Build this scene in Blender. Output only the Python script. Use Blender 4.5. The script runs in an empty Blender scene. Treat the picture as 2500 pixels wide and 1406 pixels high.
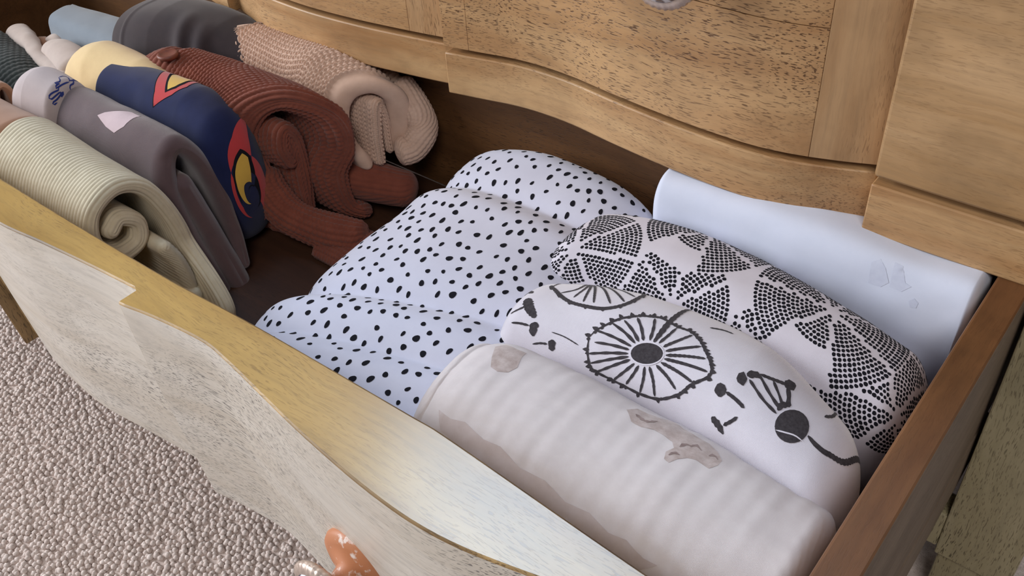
import bpy, math, random
import numpy as np
from mathutils import Matrix, Vector

# ------------------------------------------------------------------ camera, sky, lights, exposure
S = 0.46            # metres per modelling unit (camera height above the drawer top)
ZF = 0.85           # carpet lies this many units under the drawer top
scene = bpy.context.scene

def W(x, y, z):
    return Vector((x*S, y*S, (z+ZF)*S))

cam_data = bpy.data.cameras.new('camera')
cam = bpy.data.objects.new('camera', cam_data)
scene.collection.objects.link(cam)
R0 = Vector((0.77959202, 0.62366262, -0.05728193))
R1 = Vector((0.37339263, -0.53627399, -0.75695981))
R2 = Vector((-0.50280635, 0.56873117, -0.65094595))
m = Matrix((R0, -R1, -R2)).transposed().to_4x4()
m.translation = W(0, 0, 1)
cam.matrix_world = m
cam_data.sensor_width = 36
cam_data.sensor_fit = 'HORIZONTAL'
cam_data.lens = 2329.6/2500*36
cam_data.clip_start = 0.01
scene.camera = cam

world = bpy.data.worlds.new('world')
scene.world = world
world.use_nodes = True
bg = world.node_tree.nodes['Background']
bg.inputs[0].default_value = (0.80, 0.86, 1.0, 1)
bg.inputs[1].default_value = 0.15

def area(name, loc, target, sx, sy, power, col):
    d = bpy.data.lights.new(name, 'AREA')
    d.shape = 'RECTANGLE'; d.size = sx; d.size_y = sy; d.energy = power; d.color = col
    o = bpy.data.objects.new(name, d)
    scene.collection.objects.link(o)
    o.location = loc
    o.rotation_euler = (Vector(target)-Vector(loc)).to_track_quat('-Z', 'Y').to_euler()
    return o
# daylight through the window on the left and through the roof window above the dresser; plus an added unseen fill from the front right
area('window_light_left', (-2.9, -0.95, 1.35), (-0.5, 0.4, 0.3), 1.7, 1.7, 120, (0.94, 0.96, 1.0))
area('roof_window_light', (-1.15, 1.30, 2.42), (-0.75, 0.6, 0.4), 0.95, 0.75, 24, (0.50, 0.73, 1.0))
area('front_right_fill', (0.7, -0.9, 2.3), (-0.2, 0.5, 0.4), 0.8, 0.8, 24, (1.0, 0.95, 0.90))

vs = scene.view_settings
vs.view_transform = 'Standard'
vs.look = 'None'
vs.gamma = 1
vs.exposure = -0.22
vs.use_curve_mapping = False

# ------------------------------------------------------------------ helpers: colour and materials
def lin(c):
    def f(v):
        v /= 255.0
        return v/12.92 if v <= 0.04045 else ((v+0.055)/1.055)**2.4
    return (f(c[0]), f(c[1]), f(c[2]), 1)

class NT:
    def __init__(self, name):
        self.m = bpy.data.materials.new(name)
        self.m.use_nodes = True
        self.t = self.m.node_tree
        self.b = self.t.nodes['Principled BSDF']
    def n(self, typ, **kw):
        nd = self.t.nodes.new(typ)
        for k, v in kw.items():
            if k.startswith('i_'):
                k = k[2:]
                nd.inputs[int(k) if k.isdigit() else k.replace('_', ' ')].default_value = v
            else:
                setattr(nd, k, v)
        return nd
    def l(self, a, b):
        self.t.links.new(a, b)
    def ramp(self, fac, pts):
        r = self.n('ShaderNodeValToRGB')
        e = r.color_ramp.elements
        e[0].position, e[0].color = pts[0]
        e[1].position, e[1].color = pts[-1]
        for p, c in pts[1:-1]:
            x = e.new(p); x.color = c
        self.l(fac, r.inputs[0])
        return r.outputs[0]
    def mix(self, fac, a, b, mode='MIX'):
        x = self.n('ShaderNodeMix', data_type='RGBA', blend_type=mode)
        for sock, v in ((x.inputs[0], fac), (x.inputs[6], a), (x.inputs[7], b)):
            if isinstance(v, (int, float)):
                sock.default_value = v
            elif isinstance(v, tuple):
                sock.default_value = v
            else:
                self.l(v, sock)
        return x.outputs[2]
    def noise(self, vec, scale, detail=3, rough=0.5, dist=0.0):
        x = self.n('ShaderNodeTexNoise')
        x.inputs['Scale'].default_value = scale
        x.inputs['Detail'].default_value = detail
        x.inputs['Roughness'].default_value = rough
        x.inputs['Distortion'].default_value = dist
        self.l(vec, x.inputs['Vector'])
        return x.outputs['Fac']
    def mapping(self, vec, scale, rot=(0, 0, 0)):
        x = self.n('ShaderNodeMapping')
        x.inputs['Scale'].default_value = scale
        x.inputs['Rotation'].default_value = rot
        self.l(vec, x.inputs['Vector'])
        return x.outputs[0]
    def bump(self, h, strength, dist):
        x = self.n('ShaderNodeBump')
        x.inputs['Strength'].default_value = strength
        x.inputs['Distance'].default_value = dist
        self.l(h, x.inputs['Height'])
        self.l(x.outputs[0], self.b.inputs['Normal'])

G = lambda v: (v, v, v, 1)

def wood(name, dark, light, pore, axis=0, rough=0.42, pores=0.6, stain=0.35, coat=0.0, wavy=0.5, rot=(0, 0, 0)):
    k = NT(name)
    co = k.n('ShaderNodeTexCoord').outputs['Object']
    co = k.mapping(co, (1, 1, 1), rot)
    def st(a, c):
        s = [c, c, c]; s[axis] = a
        return tuple(s)
    # wander of the grain
    wn = k.n('ShaderNodeTexNoise'); wn.inputs['Scale'].default_value = 9; k.l(co, wn.inputs['Vector'])
    off = k.n('ShaderNodeVectorMath', operation='MULTIPLY_ADD')
    k.l(wn.outputs['Color'], off.inputs[0]); off.inputs[1].default_value = (0.03*wavy,)*3; k.l(co, off.inputs[2])
    co2 = off.outputs[0]
    figure = k.noise(k.mapping(co2, st(3.0, 26)), 1.0, 5, 0.6, 0.6)
    base = k.ramp(figure, [(0.30, lin(dark)), (0.62, lin(light))])
    fine = k.noise(k.mapping(co2, st(14, 240)), 1.0, 3, 0.6)
    base = k.mix(k.ramp(fine, [(0.45, G(0)), (0.75, G(0.35))]), base, lin(tuple(0.72*c for c in light)), 'MIX')
    blot = k.noise(co, 11, 4, 0.6)
    base = k.mix(k.ramp(blot, [(0.45, G(0)), (0.72, G(stain))]), base, lin(tuple(0.62*c for c in dark)), 'MIX')
    p = k.noise(k.mapping(co2, st(110, 1000)), 1.0, 1, 0.5)
    pm = k.ramp(p, [(0.585, G(0)), (0.64, G(1))])
    dens = k.ramp(k.noise(k.mapping(co, st(5, 13)), 1.0, 3), [(0.36, G(0.05)), (0.62, G(1))])
    mm = k.n('ShaderNodeMath', operation='MULTIPLY'); k.l(pm, mm.inputs[0]); k.l(dens, mm.inputs[1])
    m2 = k.n('ShaderNodeMath', operation='MULTIPLY'); k.l(mm.outputs[0], m2.inputs[0]); m2.inputs[1].default_value = pores
    base = k.mix(m2.outputs[0], base, lin(pore))
    k.l(base, k.b.inputs['Base Color'])
    k.b.inputs['Roughness'].default_value = rough
    if coat:
        k.b.inputs['Coat Weight'].default_value = coat
        k.b.inputs['Coat Roughness'].default_value = 0.22
        k.b.inputs['Coat IOR'].default_value = 1.7
    inv = k.n('ShaderNodeMath', operation='SUBTRACT'); inv.inputs[0].default_value = 1; k.l(m2.outputs[0], inv.inputs[1])
    k.bump(inv.outputs[0], 0.35, 0.0006)
    return k.m

def cloth(name, col, col2=None, weave=1400, bump=0.25, mott=0.5, rough=0.95, sheen=0.3, crinkle=0.0, scale2=60):
    k = NT(name)
    uv = k.n('ShaderNodeTexCoord').outputs['UV']
    ob = k.n('ShaderNodeTexCoord').outputs['Object']
    col2 = col2 or tuple(0.82*c for c in col)
    n1 = k.noise(ob, scale2, 5, 0.65)
    f = k.ramp(n1, [(0.35, G(0)), (0.7, G(mott))])
    base = k.mix(f, lin(col), lin(col2))
    k.l(base, k.b.inputs['Base Color'])
    k.b.inputs['Roughness'].default_value = rough
    k.b.inputs['Specular IOR Level'].default_value = 0.2
    k.b.inputs['Sheen Weight'].default_value = sheen
    k.b.inputs['Sheen Roughness'].default_value = 0.5
    w = k.n('ShaderNodeTexWave'); w.inputs['Scale'].default_value = weave/2.2; w.bands_direction = 'X'
    w.inputs['Distortion'].default_value = 1.5; w.inputs['Detail'].default_value = 1; k.l(uv, w.inputs['Vector'])
    w2 = k.n('ShaderNodeTexWave'); w2.inputs['Scale'].default_value = weave/2.2; w2.bands_direction = 'Y'
    w2.inputs['Distortion'].default_value = 1.5; k.l(uv, w2.inputs['Vector'])
    ad = k.n('ShaderNodeMath', operation='ADD'); k.l(w.outputs['Fac'], ad.inputs[0]); k.l(w2.outputs['Fac'], ad.inputs[1])
    h = ad.outputs[0]
    if crinkle:
        n3 = k.noise(ob, 95, 4, 0.6)
        mu = k.n('ShaderNodeMath', operation='MULTIPLY_ADD'); k.l(n3, mu.inputs[0]); mu.inputs[1].default_value = crinkle; k.l(h, mu.inputs[2])
        h = mu.outputs[0]
    k.bump(h, bump, 0.0006)
    return k.m

def plain(name, col, rough=0.6, metal=0.0, coat=0.0):
    k = NT(name)
    ob = k.n('ShaderNodeTexCoord').outputs['Object']
    n1 = k.noise(ob, 180, 4, 0.6)
    base = k.mix(k.ramp(n1, [(0.4, G(0)), (0.7, G(0.5))]), lin(col), lin(tuple(0.75*c for c in col)))
    k.l(base, k.b.inputs['Base Color'])
    k.b.inputs['Roughness'].default_value = rough
    k.b.inputs['Metallic'].default_value = metal
    k.b.inputs['Coat Weight'].default_value = coat
    return k.m

# ------------------------------------------------------------------ helpers: objects
COL = scene.collection
def tag(o, label=None, cat=None, group=None, kind=None):
    if label: o['label'] = label
    if cat: o['category'] = cat
    if group: o['group'] = group
    if kind: o['kind'] = kind
    return o

BASE = {}
def empty(name, base, parent=None):
    o = bpy.data.objects.new(name, None)
    o.empty_display_size = 0.05
    COL.objects.link(o)
    w = W(*base)
    if parent:
        o.parent = parent
        o.location = w-BASE[parent.name]
    else:
        o.location = w
    BASE[o.name] = w
    return o

def obj(name, V, F, mat, parent=None, base=None, uv=None, smooth=True, bevel=0, sub=0, sharp=False):
    """V in modelling units; the object's origin is the parent's base (children) or 'base' (top level)"""
    V = np.asarray(V, float)
    Wv = np.stack([V[:, 0]*S, V[:, 1]*S, (V[:, 2]+ZF)*S], 1)
    if base is None:
        base = ((V[:, 0].min()+V[:, 0].max())/2, (V[:, 1].min()+V[:, 1].max())/2, V[:, 2].min())
    if parent is not None:
        org = BASE[parent.name]
    else:
        org = W(*base)
    Wv = Wv-np.array(org)
    me = bpy.data.meshes.new(name)
    me.from_pydata(Wv.tolist() if len(Wv) < 2000 else Wv, [], F if not isinstance(F, np.ndarray) else F.tolist())
    if uv is not None:
        lay = me.uv_layers.new(name='UVMap')
        idx = np.empty(len(me.loops), int); me.loops.foreach_get('vertex_index', idx)
        lay.data.foreach_set('uv', (np.asarray(uv)[idx]*S).astype(np.float32).ravel())
    if smooth:
        me.polygons.foreach_set('use_smooth', np.ones(len(me.polygons), bool))
    me.update()
    if mat: me.materials.append(mat)
    o = bpy.data.objects.new(name, me)
    COL.objects.link(o)
    if parent is not None:
        o.parent = parent
    else:
        o.location = org
    BASE[o.name] = org
    if bevel:
        b = o.modifiers.new('bevel', 'BEVEL'); b.width = bevel*S; b.segments = 2; b.limit_method = 'ANGLE'; b.angle_limit = math.radians(40)
    return o

def box(x0, x1, y0, y1, z0, z1):
    V = [(x, y, z) for x in (x0, x1) for y in (y0, y1) for z in (z0, z1)]
    F = [(0, 1, 3, 2), (4, 6, 7, 5), (0, 4, 5, 1), (2, 3, 7, 6), (0, 2, 6, 4), (1, 5, 7, 3)]
    return V, F

def merge(parts):
    V, F = [], []
    for v, f in parts:
        o = len(V); V += list(map(tuple, v)); F += [tuple(i+o for i in q) for q in f]
    return V, F

def catmull(pts, n):
    """n points spaced evenly along a smooth curve through pts (any dimension)"""
    P = np.asarray(pts, float)
    P = np.vstack([2*P[0]-P[1], P, 2*P[-1]-P[-2]])
    out = []
    for i in range(1, len(P)-2):
        t = np.linspace(0, 1, 24, endpoint=False)[:, None]
        a, b, c, d = P[i-1], P[i], P[i+1], P[i+2]
        out.append(0.5*((2*b)+(-a+c)*t+(2*a-5*b+4*c-d)*t**2+(-a+3*b-3*c+d)*t**3))
    out = np.vstack(out+[P[-2][None]])
    s = np.r_[0, np.cumsum(np.linalg.norm(np.diff(out, axis=0), axis=1))]
    q = np.linspace(0, s[-1], n)
    return np.stack([np.interp(q, s, out[:, k]) for k in range(out.shape[1])], 1)

def prof(tab):
    xs = np.array([p[0] for p in tab]); ys = np.array([p[1] for p in tab])
    c = catmull(tab, 200)
    o = np.argsort(c[:, 0])
    return lambda x: np.interp(x, c[o, 0], c[o, 1])

# value noise, vectorised
def _h(i, j, k):
    n = (i*374761393+j*668265263+k*2147483647*31+k*974711) & 0x7fffffff
    n = ((n ^ (n >> 13))*1274126177) & 0x7fffffff
    return ((n ^ (n >> 16)) & 0xffff)/65535.0*2-1
def vnoise(P):
    P = np.asarray(P, float)
    I = np.floor(P).astype(np.int64); f = P-I; f = f*f*(3-2*f)
    r = 0
    for a in (0, 1):
        for b in (0, 1):
            for c in (0, 1):
                w = np.where(a, f[..., 0], 1-f[..., 0])*np.where(b, f[..., 1], 1-f[..., 1])*np.where(c, f[..., 2], 1-f[..., 2])
                r = r+w*_h(I[..., 0]+a, I[..., 1]+b, I[..., 2]+c)
    return r
def fbm(P, o=3):
    r = 0; a = 1
    for k in range(o):
        r = r+a*vnoise(P*2**k+17.3*k); a *= 0.5
    return r

class Surf:
    """a grid of points with normals, to place flat prints on"""
    def __init__(self, P, closed):
        self.P = P; self.closed = closed
        d0 = np.gradient(P, axis=0)
        if closed:
            d1 = (np.roll(P, -1, 1)-np.roll(P, 1, 1))/2
        else:
            d1 = np.gradient(P, axis=1)
        N = np.cross(d0, d1)
        self.flip = False
        if closed and np.sum(N*(P-P.mean(1, keepdims=True))) < 0:      # outward normals
            N = -N; self.flip = True
        L = np.linalg.norm(N, axis=2, keepdims=True); L[L < 1e-12] = 1
        self.N = N/L
    def at(self, s, t, off=0.0):
        n, m = self.P.shape[:2]
        fi = min(max(s, 0), 1)*(n-1); i = min(int(fi), n-2); a = fi-i
        if self.closed:
            fj = (t % 1.0)*m; j = int(fj) % m; b = fj-int(fj); j2 = (j+1) % m
        else:
            fj = min(max(t, 0), 1)*(m-1); j = min(int(fj), m-2); b = fj-j; j2 = j+1
        def q(A): return (A[i, j]*(1-a)+A[i+1, j]*a)*(1-b)+(A[i, j2]*(1-a)+A[i+1, j2]*a)*b
        return q(self.P)+q(self.N)*off

SURF = {}
def metric(sf):
    P = sf.P; n, m = P.shape[:2]
    U = np.r_[0, np.cumsum(np.linalg.norm(np.diff(P, axis=0), axis=2).mean(1))]
    mid = P[n//2]; V = np.r_[0, np.cumsum(np.linalg.norm(np.diff(np.vstack([mid, mid[:1]]), axis=0), axis=1))]
    to_uv = lambda s, t: (np.interp(s*(n-1), np.arange(n), U), np.interp(t*m, np.arange(m+1), V))
    to_st = lambda u, v: (np.interp(u, U, np.arange(n))/(n-1), np.interp(v, V, np.arange(m+1))/m)
    return to_uv, to_st

def fill(sf, poly, step=0.008):
    """a flat printed shape: polygon in (s,t) cut into small faces that follow the cloth"""
    from mathutils.geometry import delaunay_2d_cdt
    to_uv, to_st = metric(sf)
    pts = [to_uv(*p) for p in poly]
    q = []
    for a, b in zip(pts, pts[1:]+pts[:1]):
        k = max(1, int(math.hypot(b[0]-a[0], b[1]-a[1])/step))
        q += [(a[0]+(b[0]-a[0])*i/k, a[1]+(b[1]-a[1])*i/k) for i in range(k)]
    nb = len(q)
    def inside(x, y):
        c = False
        for i in range(nb):
            x0, y0 = q[i]; x1, y1 = q[i-1]
            if (y0 > y) != (y1 > y) and x < (x1-x0)*(y-y0)/(y1-y0)+x0: c = not c
        return c
    xs = [p[0] for p in q]; ys = [p[1] for p in q]
    grid = [(x, y) for x in np.arange(min(xs), max(xs), step) for y in np.arange(min(ys), max(ys), step) if inside(x, y)]
    V2 = [Vector(p) for p in q+grid]
    ed = [(i, (i+1) % nb) for i in range(nb)]
    vo, eo, fo, *_ = delaunay_2d_cdt(V2, ed, [], 1, 1e-6)
    return [to_st(p.x, p.y) for p in vo], [tuple(f) for f in fo]

def mark(sf, c, shape):
    to_uv, to_st = metric(sf); u, v = to_uv(*c)
    return [to_st(u+a, v+b) for a, b in shape]

def stroke(sf, line, w, w1=None, step=0.005, wig=0.0):
    """a printed line of width w (to w1) through points given in (s,t)"""
    to_uv, to_st = metric(sf)
    L = np.array([to_uv(*p) for p in line], float)
    if len(L) == 2: L = np.array([L[0], (L[0]+L[1])/2, L[1]])
    n = max(4, int(np.linalg.norm(np.diff(L, axis=0), axis=1).sum()/step))
    C = catmull(L, n)
    T = np.gradient(C, axis=0); T /= np.linalg.norm(T, axis=1, keepdims=True)+1e-9
    Nn = np.stack([-T[:, 1], T[:, 0]], 1)
    ww = np.linspace(w, w1 if w1 is not None else w, n)/2
    q_ = np.abs(np.linspace(-1, 1, n)); ww = ww*np.sqrt(1.0-0.93*q_**(3.0 if max(w, w1 or 0) > 0.0095 else 10.0))
    if wig: ww = ww*(1+wig*np.sin(np.arange(n)*2.1+C[:, 0]*300))
    A = C+Nn*ww[:, None]; B = C-Nn*ww[:, None]
    vs = []
    for a, b in zip(A, B): vs += [to_st(*a), to_st(*b)]
    return vs, [(2*i, 2*i+1, 2*i+3, 2*i+2) for i in range(n-1)]

def grid_faces(n, m, closed):
    i = np.arange(n-1)[:, None]; j = np.arange(m if closed else m-1)[None]
    j2 = (j+1) % m
    return np.stack([i*m+j, (i+1)*m+j, (i+1)*m+j2, i*m+j2], -1).reshape(-1, 4)

def arc(P, axis, closed=False):
    d = np.linalg.norm(np.diff(P, axis=axis), axis=2)
    s = np.cumsum(d, axis=axis)
    z = np.zeros_like(np.take(s, [0], axis))
    return np.concatenate([z, s], axis)

def grid_obj(name, P, mat, parent=None, closed=True, h=None, key=None, base=None, flip=None, fade=4):
    """h(u, v, P) -> displacement along the normal, all in modelling units"""
    sf = Surf(P, closed)
    u = arc(P, 0); v = arc(P, 1)
    um = u.mean(1, keepdims=True)+0*u; vm = v.max(0, keepdims=True)*0+v
    if h is not None:
        dl = np.minimum(np.arange(len(P)), np.arange(len(P))[::-1])[:, None]
        P = P+sf.N*(h(um, vm, P)*np.clip((dl-fade+4)/4.0 if fade > 4 else dl/4.0, 0, 1))[..., None]
        sf = Surf(P, closed)
    n, mm = P.shape[:2]
    F = grid_faces(n, mm, closed)
    if sf.flip: F = F[:, ::-1]
    if key: SURF[key] = sf
    return obj(name, P.reshape(-1, 3), F, mat, parent, base, uv=np.stack([um, vm], -1).reshape(-1, 2))

def pillow(axis, ry, rz, n=90, m=110, e=2.4, cap=(0.06, 0.06), ce=2.2, along='x', flat=0.0):
    """closed roll: axis points, section radii along it (lists over the axis), rounded ends"""
    A = catmull(axis, 400)
    sA = np.linspace(0, 1, 400)
    L = np.sum(np.linalg.norm(np.diff(A, axis=0), axis=1))
    c0, c1 = cap[0]/L, cap[1]/L
    k = max(8, n//6)
    t = np.r_[c0*(1-np.cos(np.linspace(0, math.pi/2, k, endpoint=False))), np.linspace(c0, 1-c1, n-2*k), 1-c1*(1-np.cos(np.linspace(math.pi/2, 0, k+1)))[1:]]
    sc = np.ones_like(t)
    i = t < c0; sc[i] = np.maximum(0, 1-((c0-t[i])/c0)**ce)**(1/ce)
    i = t > 1-c1; sc[i] = np.maximum(0, 1-((t[i]-1+c1)/c1)**ce)**(1/ce)
    sc = np.maximum(sc, 0.002)
    C = np.stack([np.interp(t, sA, A[:, q]) for q in range(3)], 1)
    RY = np.interp(t, np.linspace(0, 1, len(ry)), ry)*sc
    RZ = np.interp(t, np.linspace(0, 1, len(rz)), rz)*sc
    th = np.linspace(0, 2*math.pi, m, endpoint=False)+math.pi*1.5
    c, s = np.cos(th), np.sin(th)
    cx = np.sign(c)*np.abs(c)**(2/e); sx = np.sign(s)*np.abs(s)**(2/e)
    # even spacing of the section points
    q = np.stack([np.r_[cx, cx[0]]*np.mean(ry), np.r_[sx, sx[0]]*np.mean(rz)], 1)
    d = np.r_[0, np.cumsum(np.linalg.norm(np.diff(q, axis=0), axis=1))]
    w = np.linspace(0, d[-1], m, endpoint=False)
    cx = np.interp(w, d, q[:, 0])/np.mean(ry); sx = np.interp(w, d, q[:, 1])/np.mean(rz)
    P = np.zeros((len(t), m, 3))
    if along == 'x':
        P[..., 0] = C[:, :1]
        P[..., 1] = C[:, 1:2]+RY[:, None]*cx
        P[..., 2] = C[:, 2:3]+RZ[:, None]*sx
    else:
        P[..., 1] = C[:, 1:2]
        P[..., 0] = C[:, :1]+RY[:, None]*cx
        P[..., 2] = C[:, 2:3]+RZ[:, None]*sx
        P = P[:, ::-1]
    return P

def ribbon(path, th, x0, x1, n=80, ns=120, dx=None, wob=0.0, seed=0.0, thick_tab=None):
    """folded cloth: a thick strip following path (y,z), carried along X from x0 to x1, edges rounded"""
    C = catmull(path, ns)
    T = np.gradient(C, axis=0); T /= np.linalg.norm(T, axis=1, keepdims=True)
    Nn = np.stack([-T[:, 1], T[:, 0]], 1)
    f = np.linspace(0, 1, ns)
    thv = np.full(ns, th) if thick_tab is None else np.interp(f, *thick_tab)
    k = 7
    # open outline: left side forward, cap, right side back, cap; as (centre index, signed offset, along offset)
    idx = []; off = []; al = []
    for i in range(ns): idx.append(i); off.append(1.0); al.append(0.0)
    for a in np.linspace(math.pi/2, -math.pi/2, k+2)[1:-1]: idx.append(ns-1); off.append(math.sin(a)); al.append(math.cos(a))
    for i in range(ns-1, -1, -1): idx.append(i); off.append(-1.0); al.append(0.0)
    for a in np.linspace(-math.pi/2, math.pi/2, k+2)[1:-1]: idx.append(0); off.append(math.sin(a)); al.append(-math.cos(a))
    idx = np.array(idx); off = np.array(off); al = np.array(al)
    hw = thv[idx]/2
    q = 22
    r = (th if thick_tab is None else max(thick_tab[1]))/2
    ends = np.sin(np.linspace(0, math.pi/2, q, endpoint=False))
    xs = np.r_[x0+r-r*np.cos(np.linspace(0, math.pi/2, q, endpoint=False)), np.linspace(x0+r, x1-r, n), x1-r+r*np.sin(np.linspace(0, math.pi/2, q+1))[1:]]
    sc = np.r_[ends, np.ones(n), np.cos(np.linspace(0, math.pi/2, q+1))[1:]]
    P = np.zeros((len(xs), len(idx), 3))
    P[..., 0] = xs[:, None]
    yz = C[idx][None]+(Nn[idx]*(off*hw)[:, None])[None]*sc[:, None, None]+(T[idx]*(al*hw)[:, None])[None]*sc[:, None, None]
    P[..., 1] = yz[..., 0]; P[..., 2] = yz[..., 1]
    fx = (xs-x0)/(x1-x0)
    if wob:
        Q = np.stack([P[..., 0]*3+seed, P[..., 1]*4, P[..., 2]*4+seed], -1)
        P = P+wob*np.stack([0.5*vnoise(Q+31), vnoise(Q), 0.6*vnoise(Q+57)], -1)
    if dx is not None:
        P = dx(P, fx[:, None], f[idx][None])
    return P[:, ::-1]

def tube(path, rad, m=14, n=50, e=2.0, squash=1.0):
    C = catmull(path, n)
    T = np.gradient(C, axis=0); T /= np.linalg.norm(T, axis=1, keepdims=True)
    up = np.array([0, 0, 1.0])
    A = np.cross(T, up); A /= np.linalg.norm(A, axis=1, keepdims=True)
    B = np.cross(A, T)
    t = np.linspace(0, 1, n)
    r = np.interp(t, np.linspace(0, 1, len(rad)), rad)
    ce = np.minimum(t, 1-t)/(0.6*r.mean()/np.linalg.norm(np.diff(C, axis=0), axis=1).sum()+1e-9)
    r = r*np.sqrt(np.clip(1-(1-np.clip(ce, 0, 1))**2, 0.0004, 1))
    th = np.linspace(0, 2*math.pi, m, endpoint=False)
    c, s = np.cos(th), np.sin(th)
    return C[:, None]+r[:, None, None]*(A[:, None]*c[None, :, None]+B[:, None]*(squash*s)[None, :, None])

# ------------------------------------------------------------------ materials
M = {}
M['face'] = wood('mango_wood_face', (172, 128, 84), (200, 160, 114), (74, 44, 20), 0, 0.45, 0.85, 0.4)
M['stile'] = wood('mango_wood_upright_grain', (168, 126, 84), (196, 158, 116), (80, 50, 24), 2, 0.45, 0.55, 0.35)
M['plainface'] = wood('smooth_mango_wood', (166, 128, 84), (196, 160, 118), (96, 64, 34), 0, 0.45, 0.25, 0.45)
M['rail'] = wood('mango_wood_rail', (168, 124, 80), (202, 164, 118), (78, 46, 20), 0, 0.45, 0.6, 0.35)
M['front'] = wood('glare_pale_front_wood', (216, 205, 188), (234, 227, 215), (112, 108, 104), 0, 0.36, 0.95, 0.14, 0.35)  # pale from glare put into the base colour; same wood as the dresser
M['fronttop'] = wood('golden_wood_edge', (178, 136, 66), (204, 164, 92), (96, 62, 26), 0, 0.34, 0.35, 0.2, 0.9)
M['wornedge'] = wood('worn_golden_edge', (96, 66, 32), (190, 156, 104), (60, 38, 18), 0, 0.5, 0.6, 0.7)
M['side'] = wood('brown_stained_wood', (104, 66, 38), (132, 90, 54), (56, 32, 16), 1, 0.5, 0.12, 0.5)
M['sideout'] = wood('grey_brown_wood', (110, 92, 76), (134, 116, 98), (60, 46, 34), 1, 0.6, 0.4, 0.3)
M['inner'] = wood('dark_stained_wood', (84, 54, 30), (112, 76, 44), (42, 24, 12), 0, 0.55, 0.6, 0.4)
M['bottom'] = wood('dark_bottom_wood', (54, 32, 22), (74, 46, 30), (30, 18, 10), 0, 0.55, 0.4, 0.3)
M['post'] = wood('pale_olive_wood', (160, 148, 114), (184, 173, 140), (62, 50, 30), 2, 0.5, 0.75, 0.2)
M['strip'] = wood('shaded_return_wood', (106, 82, 50), (140, 112, 74), (36, 26, 14), 2, 0.5, 0.8, 0.6)  # shade on the front panel's step returns, painted in as darker wood

# ------------------------------------------------------------------ the setting: carpet and wall
mk = NT('berber_carpet')
ob = mk.n('ShaderNodeTexCoord').outputs['Object']
c1 = mk.ramp(mk.noise(ob, 160, 2), [(0.3, lin((202, 186, 178))), (0.7, lin((228, 215, 208)))])
c1 = mk.mix(mk.ramp(mk.noise(ob, 900, 1), [(0.55, G(0)), (0.7, G(0.4))]), c1, lin((130, 112, 104)))
mk.l(c1, mk.b.inputs['Base Color']); mk.b.inputs['Roughness'].default_value = 0.95
mk.b.inputs['Specular IOR Level'].default_value = 0.1
M['carpet'] = mk.m
wallm = plain('painted_wall', (206, 204, 200), 0.9)
v, f = box(-9, 5, -6, 3.62, -ZF-0.1, -ZF-0.009)
tag(obj('floor', v, f, M['carpet'], smooth=False), kind='structure')
wy0, wy1 = 3.42, 3.62
v, f = box(-9, 5, wy0, wy1, -ZF-0.012, 4.4)
tag(obj('wall_back', v, f, wallm, smooth=False), kind='structure')
v, f = box(-9, 5, 3.385, 3.42, -ZF-0.012, -ZF+0.22)
tag(obj('baseboard_back', v, f, plain('white_paint', (225, 223, 218), 0.5), smooth=False, bevel=0.006), kind='structure')

# looped pile
random.seed(5)
rng = np.random.default_rng(5)
ico = []
t_ = (1+5**0.5)/2
iv = np.array([(-1, t_, 0), (1, t_, 0), (-1, -t_, 0), (1, -t_, 0), (0, -1, t_), (0, 1, t_), (0, -1, -t_), (0, 1, -t_), (t_, 0, -1), (t_, 0, 1), (-t_, 0, -1), (-t_, 0, 1)])
iv /= np.linalg.norm(iv[0])
ifc = np.array([(0, 11, 5), (0, 5, 1), (0, 1, 7), (0, 7, 10), (0, 10, 11), (1, 5, 9), (5, 11, 4), (11, 10, 2), (10, 7, 6), (7, 1, 8), (3, 9, 4), (3, 4, 2), (3, 2, 6), (3, 6, 8), (3, 8, 9), (4, 9, 5), (2, 4, 11), (6, 2, 10), (8, 6, 7), (9, 8, 1)])
pit = 0.0140
gx, gy = np.meshgrid(np.arange(-3.6, 0.9, pit), np.arange(-0.9, 1.34, pit*0.9))
gx = gx+(np.arange(gx.shape[0]) % 2)[:, None]*pit*0.5
ctr = np.stack([gx.ravel(), gy.ravel()], 1)
seen = (ctr[:, 0] < -0.95) & (ctr[:, 0] > -2.9) & (ctr[:, 1] > -0.05) & (ctr[:, 1] < 0.85)      # nearer loops finer
ctr = np.vstack([ctr[seen], ctr[~seen]]); n_fine = int(seen.sum())
ctr = ctr+rng.uniform(-0.0045, 0.0045, ctr.shape)
nb = len(ctr)
sc = rng.uniform(0.0062, 0.0088, (nb, 1, 1))*np.array([1.08, 1.0, 1.05])[None, None]
ang = rng.uniform(0, 6.28, nb)
ca, sa = np.cos(ang), np.sin(ang)
ov = np.array([(1, 0, 0), (-1, 0, 0), (0, 1, 0), (0, -1, 0), (0, 0, 1), (0, 0, -1)], float)*1.12
ofc = np.array([(4, 0, 2), (4, 2, 1), (4, 1, 3), (4, 3, 0), (5, 2, 0), (5, 1, 2), (5, 3, 1), (5, 0, 3)])
lv = np.concatenate([iv[None]*sc, ov[None]*sc], 1)
rv = np.stack([lv[..., 0]*ca[:, None]-lv[..., 1]*sa[:, None], lv[..., 0]*sa[:, None]+lv[..., 1]*ca[:, None], lv[..., 2]], -1)
rv[..., :2] += ctr[:, None]
rv[..., 2] += -ZF-0.006+rng.uniform(-0.002, 0.0025, nb)[:, None]
fine_v = rv[:n_fine, :12].reshape(-1, 3); low_v = rv[n_fine:, 12:].reshape(-1, 3)
fc = np.vstack([(ifc[None]+12*np.arange(n_fine)[:, None, None]).reshape(-1, 3), (ofc[None]+6*np.arange(nb-n_fine)[:, None, None]).reshape(-1, 3)+12*n_fine])
rv = np.vstack([fine_v, low_v])
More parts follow.
